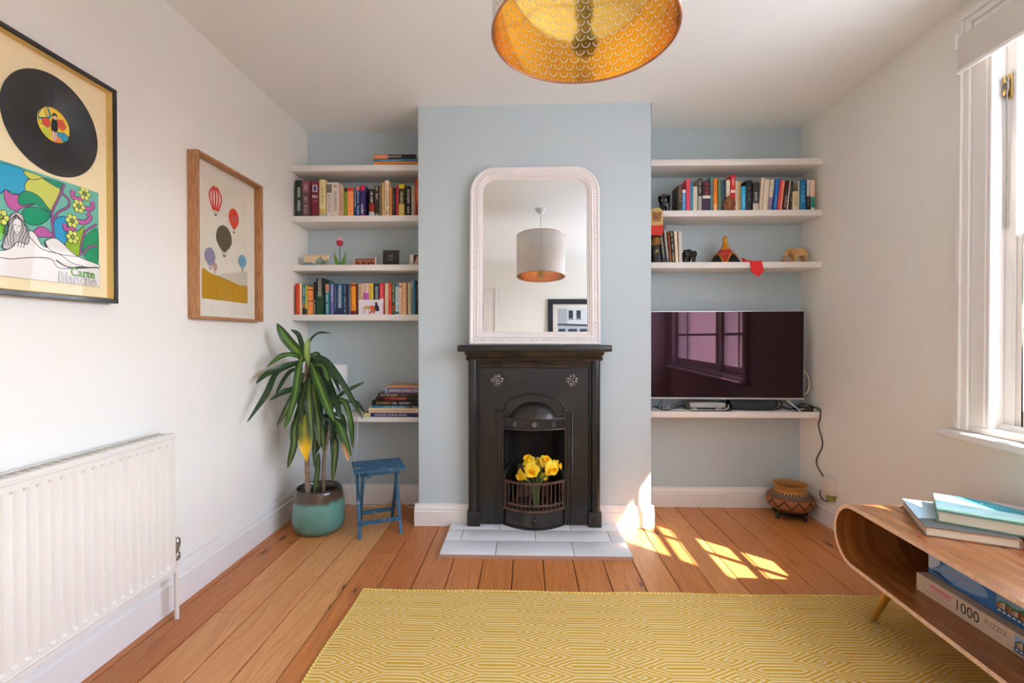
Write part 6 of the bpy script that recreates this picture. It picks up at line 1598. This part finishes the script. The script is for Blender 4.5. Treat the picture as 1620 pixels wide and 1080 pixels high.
def stadium(d, n=16):
    r_ = rr - d; zc_ = (CTZ0 + CTZ1) / 2; P = []
    for k in range(n + 1): a = -PI / 2 + PI * k / n; P.append((CT1 - rr + r_ * math.cos(a), zc_ + r_ * math.sin(a)))
    for k in range(n + 1): a = PI / 2 + PI * k / n; P.append((CT0 + rr + r_ * math.cos(a), zc_ + r_ * math.sin(a)))
    return P
bm = BM(); DEP = 0.45
o_, i_ = stadium(0), stadium(CTH); n = len(o_)
V = {(w_, h_): [bm.verts.new((h_, p[0], p[1])) for p in P] for w_, P in (('o', o_), ('i', i_)) for h_ in (0.0, DEP)}
for k in range(n):
    q = (k + 1) % n
    bm.faces.new((V['o', 0.0][k], V['o', 0.0][q], V['o', DEP][q], V['o', DEP][k])).material_index = 0
    bm.faces.new((V['i', 0.0][k], V['i', DEP][k], V['i', DEP][q], V['i', 0.0][q])).material_index = 0
    for h_ in (0.0, DEP): bm.faces.new((V['o', h_][k], V['i', h_][k], V['i', h_][q], V['o', h_][q])).material_index = 1
part('shell', bm, [waln, ply], ct, smooth=40)
bm = BM(); prism(bm, stadium(CTH + 0.0005), DEP - 0.016, DEP - 0.008, 'x'); part('back_panel', bm, mat('shaded_walnut', (40, 22, 12), 0.45), ct, smooth=0)  # near-black colour paints in the shade deep inside the shell
for (x_, y_, dx, dy) in ((0.085, 0.545, 0.0, 0.115), (0.36, 0.545, 0.03, 0.115), (0.085, -0.40, 0.0, -0.115), (0.36, -0.40, 0.03, -0.115)):
    bm = BM(); tube(bm, [(x_ + dx, y_ + dy, 0.0095), (x_ + dx * .97, y_ + dy * .97, 0.015)], 0.0075, 12); 
    t_leg = part('leg', BM(), brass, ct)
    b2 = BM(); tube(b2, [(x_ + dx * .97, y_ + dy * .97, 0.012), (x_, y_, CTZ0 + 0.001)], [0.0085, 0.0165], 16); t_leg.data = finish(b2, brass, 0, 60)
    part('leg_tip', bm, cab_k, t_leg, smooth=60)
# puzzle boxes inside
def pzbox(name, label, loc, rot, w, d, h, m, paint):
    o = thing(name, label, 'box', loc, rot)
    bm = BM(); box(bm, 0, w, -d, 0, 0, h); part('lid', bm, m, o, bevel=0.0015)
    A = Art(lambda u, v: (-0.0002, -d * u, h * v), (-1, 0, 0)); A.k = 1; paint(A); A.done('side_print', o); return o
beige, blueb = mat('puzzle_box_beige', (216, 192, 166), 0.5), mat('puzzle_box_navy', (28, 52, 104), 0.4)
def harbour(A, u0, u1, v0, v1, sky=(70, 120, 170), land=(150, 96, 70)):
    f = lambda u, v: (u0 + (u1 - u0) * u, v0 + (v1 - v0) * v)
    A.face([f(0, 0), f(1, 0), f(1, 1), f(0, 1)], sky)
    A.poly([f(0, .5), f(.2, .8), (f(.5, .7)), f(.8, .95), f(1, .8), f(1, .3), f(0, .3)], (78, 110, 76), clip=(u0, u1, v0, v1))
    for k in range(12): a = (k * .083) % 1; A.face([f(a, .3), f(a + .07, .3), f(a + .07, .5 + .25 * ((k * 7) % 5) / 5), f(a, .5 + .25 * ((k * 7) % 5) / 5)], [land, (196, 150, 110), (206, 190, 170), (140, 70, 56)][k % 4])
    A.face([f(0, 0), f(1, 0), f(1, .3), f(0, .3)], (56, 96, 140))
    for k in range(7): a = .05 + .13 * k; A.poly([f(a, .12), f(a + .1, .12), f(a + .08, .22), f(a + .02, .22)], (226, 226, 222), 0)
Lb = 0.46
def p_beige(A):
    A.face([(0.002, .01), (.998, .01), (.998, .99), (0.002, .99)], (216, 192, 166))
    A.face([(.12, .62), (.30, .62), (.30, .80), (.12, .80)], (226, 150, 156)); 
    for k in range(8): A.stroke([(.13 + .02 * k, .71), (.143 + .02 * k, .71)], (190, 70, 90), .06, 0)
    A.face([(.12, .46), (.30, .46), (.30, .58), (.12, .58)], (222, 166, 166))
    for k in range(11): A.stroke([(.08 + .02 * k, .30), (.092 + .02 * k, .30)], (150, 126, 106), .03, 0)
    harbour(A, .735, .93, .16, .92, (150, 176, 206), (96, 106, 130))
b1 = pzbox('puzzle_box', 'beige jigsaw puzzle box lying flat inside the coffee table', (1.325, 1.668, CTZ0 + CTH + 0.0005), R(-1.0), 0.26, Lb, 0.058, beige, p_beige)
MB_ = lambda y, z: axes((-0.0006, -y, z), (0, -1, 0), (0, 0, 1), (-1, 0, 0))
lettering('1000', 0.046, ink_k, b1, MB_(0.148, 0.031), 0.0001, sx=0.92); lettering('PUZZLE', 0.020, mat('brown_ink', (130, 104, 84), 0.5), b1, MB_(0.248, 0.036), 0.0001, sx=0.95)
def p_blue(A):
    A.face([(0.002, .01), (.998, .01), (.998, .99), (0.002, .99)], (28, 52, 104))
    A.face([(0.005, .03), (.93, .03), (.93, .97), (0.005, .97)], (58, 112, 178)); A.poly([(.02, .25), (.1, .5), (.2, .9), (.45, .95), (.55, .5), (.4, .2), (.1, .1)], (124, 160, 206), clip=(0.005, .93, .03, .97))
    A.poly([(.005, .97), (.005, .3), (.06, .4), (.12, .7), (.1, .97)], (190, 204, 224), clip=(0.005, .93, .03, .97))
    A.poly([(.03, .22), (.12, .32), (.16, .24), (.26, .16), (.2, .12), (.08, .14)], (38, 66, 116))
    for k in range(9): A.stroke([(.2 + .03 * k, .58), (.218 + .03 * k, .60)], (176, 150, 170), .10, 0)
    harbour(A, .62, .90, .14, .86, (120, 160, 190), (176, 110, 80))
pzbox('puzzle_box', 'blue jigsaw puzzle box stacked on the beige one in the table', (1.362, 1.666, CTZ0 + CTH + 0.0592), R(-2.0), 0.22, 0.40, 0.068, blueb, p_blue)
# two large picture books on top
def bigbook(label, loc, rot, W, D, T, cov, art, spinec):
    o = thing('picture_book', label, 'book', loc, rot)
    bm = BM(); pts = [(0, 0), (0, 0.003), (W * 0.985, 0.003), (W * 0.985, T - 0.003), (0, T - 0.003), (0, T)] 
    sp = [(W, 0.0), (W + 0.004, T * 0.25), (W + 0.005, T * 0.5), (W + 0.004, T * 0.75), (W, T)]
    prism(bm, [(0, 0)] + sp + [(0, T), (0, T - 0.003), (W - 0.003, T - 0.003), (W - 0.003, 0.003), (0, 0.003)], 0, D, 'y'); part('cover', bm, cov, o, smooth=30)
    bm = BM(); box(bm, 0.005, W - 0.003, 0.004, D - 0.004, 0.003, T - 0.003); part('pages', bm, paper, o, smooth=0)
    A = Art(lambda u, v: (0.001 + (W - 0.002) * u, 0.001 + (D - 0.002) * v, T), (0, 0, 1)); A.k = 1; art(A); A.done('cover_picture', o)
    return o
def art1(A):
    A.face([(0, 0), (1, 0), (1, 1), (0, 1)], (132, 158, 164)); A.poly([(.0, .25), (.3, .35), (.7, .3), (1, .5), (1, 1), (0, 1)], (178, 204, 214), clip=(0, 1, 0, 1)); A.poly([(0, 0), (0, .25), (.3, .3), (.6, .18), (1, .3), (1, 0)], (92, 96, 90), clip=(0, 1, 0, 1))
    for k in range(8): A.stroke([(.05, .45 + .06 * k), (.4, .48 + .06 * k), (.95, .46 + .06 * k)], (206, 224, 230), .012)
def art2(A):
    A.face([(0, 0), (1, 0), (1, 1), (0, 1)], (178, 214, 210)); A.poly([(0, .45), (.3, .62), (.6, .5), (1, .66), (1, 1), (0, 1)], (150, 204, 196), clip=(0, 1, 0, 1))
    A.poly([(.15, 1), (.45, .55), (.7, .5), (1, .25), (1, .55), (.7, .8), (.4, 1)], (66, 160, 176), clip=(0, 1, 0, 1)); A.poly([(.5, 1), (.75, .75), (1, .6), (1, 1)], (206, 196, 200), clip=(0, 1, 0, 1))
    for k in range(26): u = .05 + .9 * ((k * 37) % 100) / 100; v = .05 + .6 * ((k * 61) % 100) / 100; A.stroke([(u, v), (u + .05, v + .03), (u + .09, v)], (226, 240, 238) if k % 2 else (120, 180, 180), .012)
    for k in range(14): A.disc(.42 + .04 * k, .72 - .018 * k, .008, .012, (226, 240, 240), 8)
    A.face([(0, 0), (1, 0), (1, .07), (0, .07)], (150, 196, 150))
cov1, cov2 = mat('book_jacket_grey', (104, 108, 96), 0.35, var=(14, (170, 110, 80))), mat('book_jacket_green', (120, 160, 140), 0.35)
bigbook('lower large picture book with a pale blue cover on the coffee table', (1.274, 1.572, CTZ1 + 0.0004), R(-26), 0.225, 0.30, 0.030, cov1, art1, None)
bigbook('upper large picture book with a turquoise sea cover, stacked on top', (1.345, 1.612, CTZ1 + 0.0312), R(-37), 0.29, 0.225, 0.036, cov2, art2, None)

# ---- pendant lamp with pierced drum shade, white outside and brass-gold inside
PN = Vector((0.137, 1.139, 1.785))
pe = thing('pendant_lamp', 'white pierced drum pendant with golden lining hanging from the ceiling', 'lamp', PN)
def pierced(name, base, rough, metal):
    m, t, b = newmat(name)
    uvn = t.new('ShaderNodeUVMap'); u, v, _ = t.sep(uvn.outputs[0])
    row_ = t.math('FLOOR', v); off = t.math('MULTIPLY', t.math('MODULO', row_, 2.0), 0.5)
    fu = t.math('SUBTRACT', t.math('FRACT', t.math('ADD', u, off)), 0.5); fv = t.math('SUBTRACT', t.math('FRACT', v), 0.62)
    r_ = t.math('SQRT', t.math('ADD', t.math('MULTIPLY', fu, fu), t.math('MULTIPLY', t.math('MULTIPLY', fv, fv), 0.40)))
    ring = t.math('MULTIPLY', t.math('LESS_THAN', t.math('ABSOLUTE', t.math('SUBTRACT', r_, 0.36)), 0.032), t.math('LESS_THAN', fv, 0.02))
    hole = t.math('MAXIMUM', ring, t.math('LESS_THAN', r_, 0.035))
    b.inputs['Base Color'].default_value = rgba(base); b.inputs['Roughness'].default_value = rough; b.inputs['Metallic'].default_value = metal
    t.l.new(t.math('SUBTRACT', 1.0, hole), b.inputs['Alpha'])
    return m
sh_w, sh_g = pierced('pierced_white', (226, 222, 218), 0.6, 0.0), pierced('pierced_gold', (250, 204, 96), 0.10, 1.0)
SR, SHT = 0.214, 0.365
def drum(r, m, name):
    bm = BM(); uvl = bm.loops.layers.uv.new('UVMap'); n = 96; NU, NV = 44, 18
    lo = [bm.verts.new((r * math.cos(2 * PI * k / n), r * math.sin(2 * PI * k / n), 0)) for k in range(n)]; hi = [bm.verts.new((v.co.x, v.co.y, SHT)) for v in lo]
    for k in range(n):
        q = (k + 1) % n; f = bm.faces.new((lo[k], lo[q], hi[q], hi[k]))
        for lp, (uu, vv) in zip(f.loops, ((k, 0), (k + 1, 0), (k + 1, 1), (k, 1))): lp[uvl].uv = (uu / n * NU, vv * NV + 0.3)
    return part(name, bm, m, pe, smooth=60)
drum(SR, sh_w, 'outer_shade'); drum(SR - 0.0006, sh_g, 'gold_lining')
for z_, nm in ((0.0, 'bottom_ring'), (SHT, 'top_ring')):
    bm = BM(); tube(bm, [(SR * math.cos(2 * PI * k / 96), SR * math.sin(2 * PI * k / 96), z_) for k in range(97)], 0.0028, 8, cap=False); part(nm, bm, mat('ring_copper', (196, 140, 110), 0.35, 0.8), pe, smooth=80)
for k in range(3):
    a = k * 2.094 + 0.5; bm = BM(); tube(bm, [(0.02 * math.cos(a), 0.02 * math.sin(a), SHT - 0.02), (SR * math.cos(a), SR * math.sin(a), SHT)], 0.0022, 6); part('spider_arm', bm, sat_ if False else satin, pe)
bm = BM(); lathe(bm, [(0.012, SHT + 0.05), (0.021, SHT + 0.03), (0.022, SHT - 0.04), (0.018, SHT - 0.06)], 16); part('lampholder', bm, mat('lampholder_white', (226, 222, 216), 0.5), pe, smooth=50)
bm = BM(); lathe(bm, [(0.014, SHT - 0.06), (0.016, SHT - 0.085), (0.030, SHT - 0.125), (0.031, SHT - 0.145), (0.022, SHT - 0.168), (0.004, SHT - 0.178)], 20); part('bulb', bm, mat('bulb_glass', (240, 238, 232), 0.3), pe, smooth=60)
bm = BM(); tube(bm, [(0, 0, SHT + 0.045), (0, 0, ZC - PN.z - 0.03)], 0.0032, 8); part('flex', bm, cab_w, pe)
bm = BM(); lathe(bm, [(0.006, ZC - PN.z - 0.045), (0.022, ZC - PN.z - 0.035), (0.040, ZC - PN.z - 0.020), (0.048, ZC - PN.z - 0.003), (0.048, ZC - PN.z)], 24); part('ceiling_rose', bm, gloss_white, pe, smooth=50)

# ---- framed street photograph on the rear wall (seen in the mirror)
rf = thing('framed_street_photo', 'black framed black-and-white photo of a shop on the rear wall', 'picture', (0.70, YF, 1.30), R(180))
wall_frame(rf, 0.84, 0.61, 0.062, 0.03, mat('charcoal_frame', (30, 34, 42), 0.3), mat('photo_mount', (224, 222, 212), 0.8), 0.008, 0.014)
A = Art(lambda u, v: (-0.30 + 0.60 * u, -0.0085, 0.115 + 0.38 * v), (0, -1, 0))
A.face([(0, 0), (1, 0), (1, 1), (0, 1)], (150, 158, 166)); A.face([(.02, .45), (.8, .5), (.8, 1), (.02, 1)], (206, 210, 212)); A.face([(.8, .45), (1, .48), (1, 1), (.8, 1)], (170, 178, 184))
for u_ in (.06, .24, .52, .68): A.face([(u_, .66), (u_ + .09, .67), (u_ + .09, .94), (u_, .93)], (52, 60, 68)); A.face([(u_ - .02, .62), (u_ + .11, .63), (u_ + .11, .655), (u_ - .02, .645)], (90, 96, 102))
A.face([(0, .40), (1, .45), (1, .50), (0, .46)], (60, 68, 76)); A.face([(0, 0), (1, 0), (1, .42), (0, .38)], (176, 184, 190))
for u_, w_ in ((.04, .2), (.30, .24), (.60, .18), (.84, .14)): A.face([(u_, .08), (u_ + w_, .08), (u_ + w_, .33), (u_, .33)], (58, 68, 78)); A.face([(u_ + .02, .10), (u_ + w_ * .45, .10), (u_ + w_ * .45, .24), (u_ + .02, .24)], (150, 164, 174))
A.done('photo_print', rf)
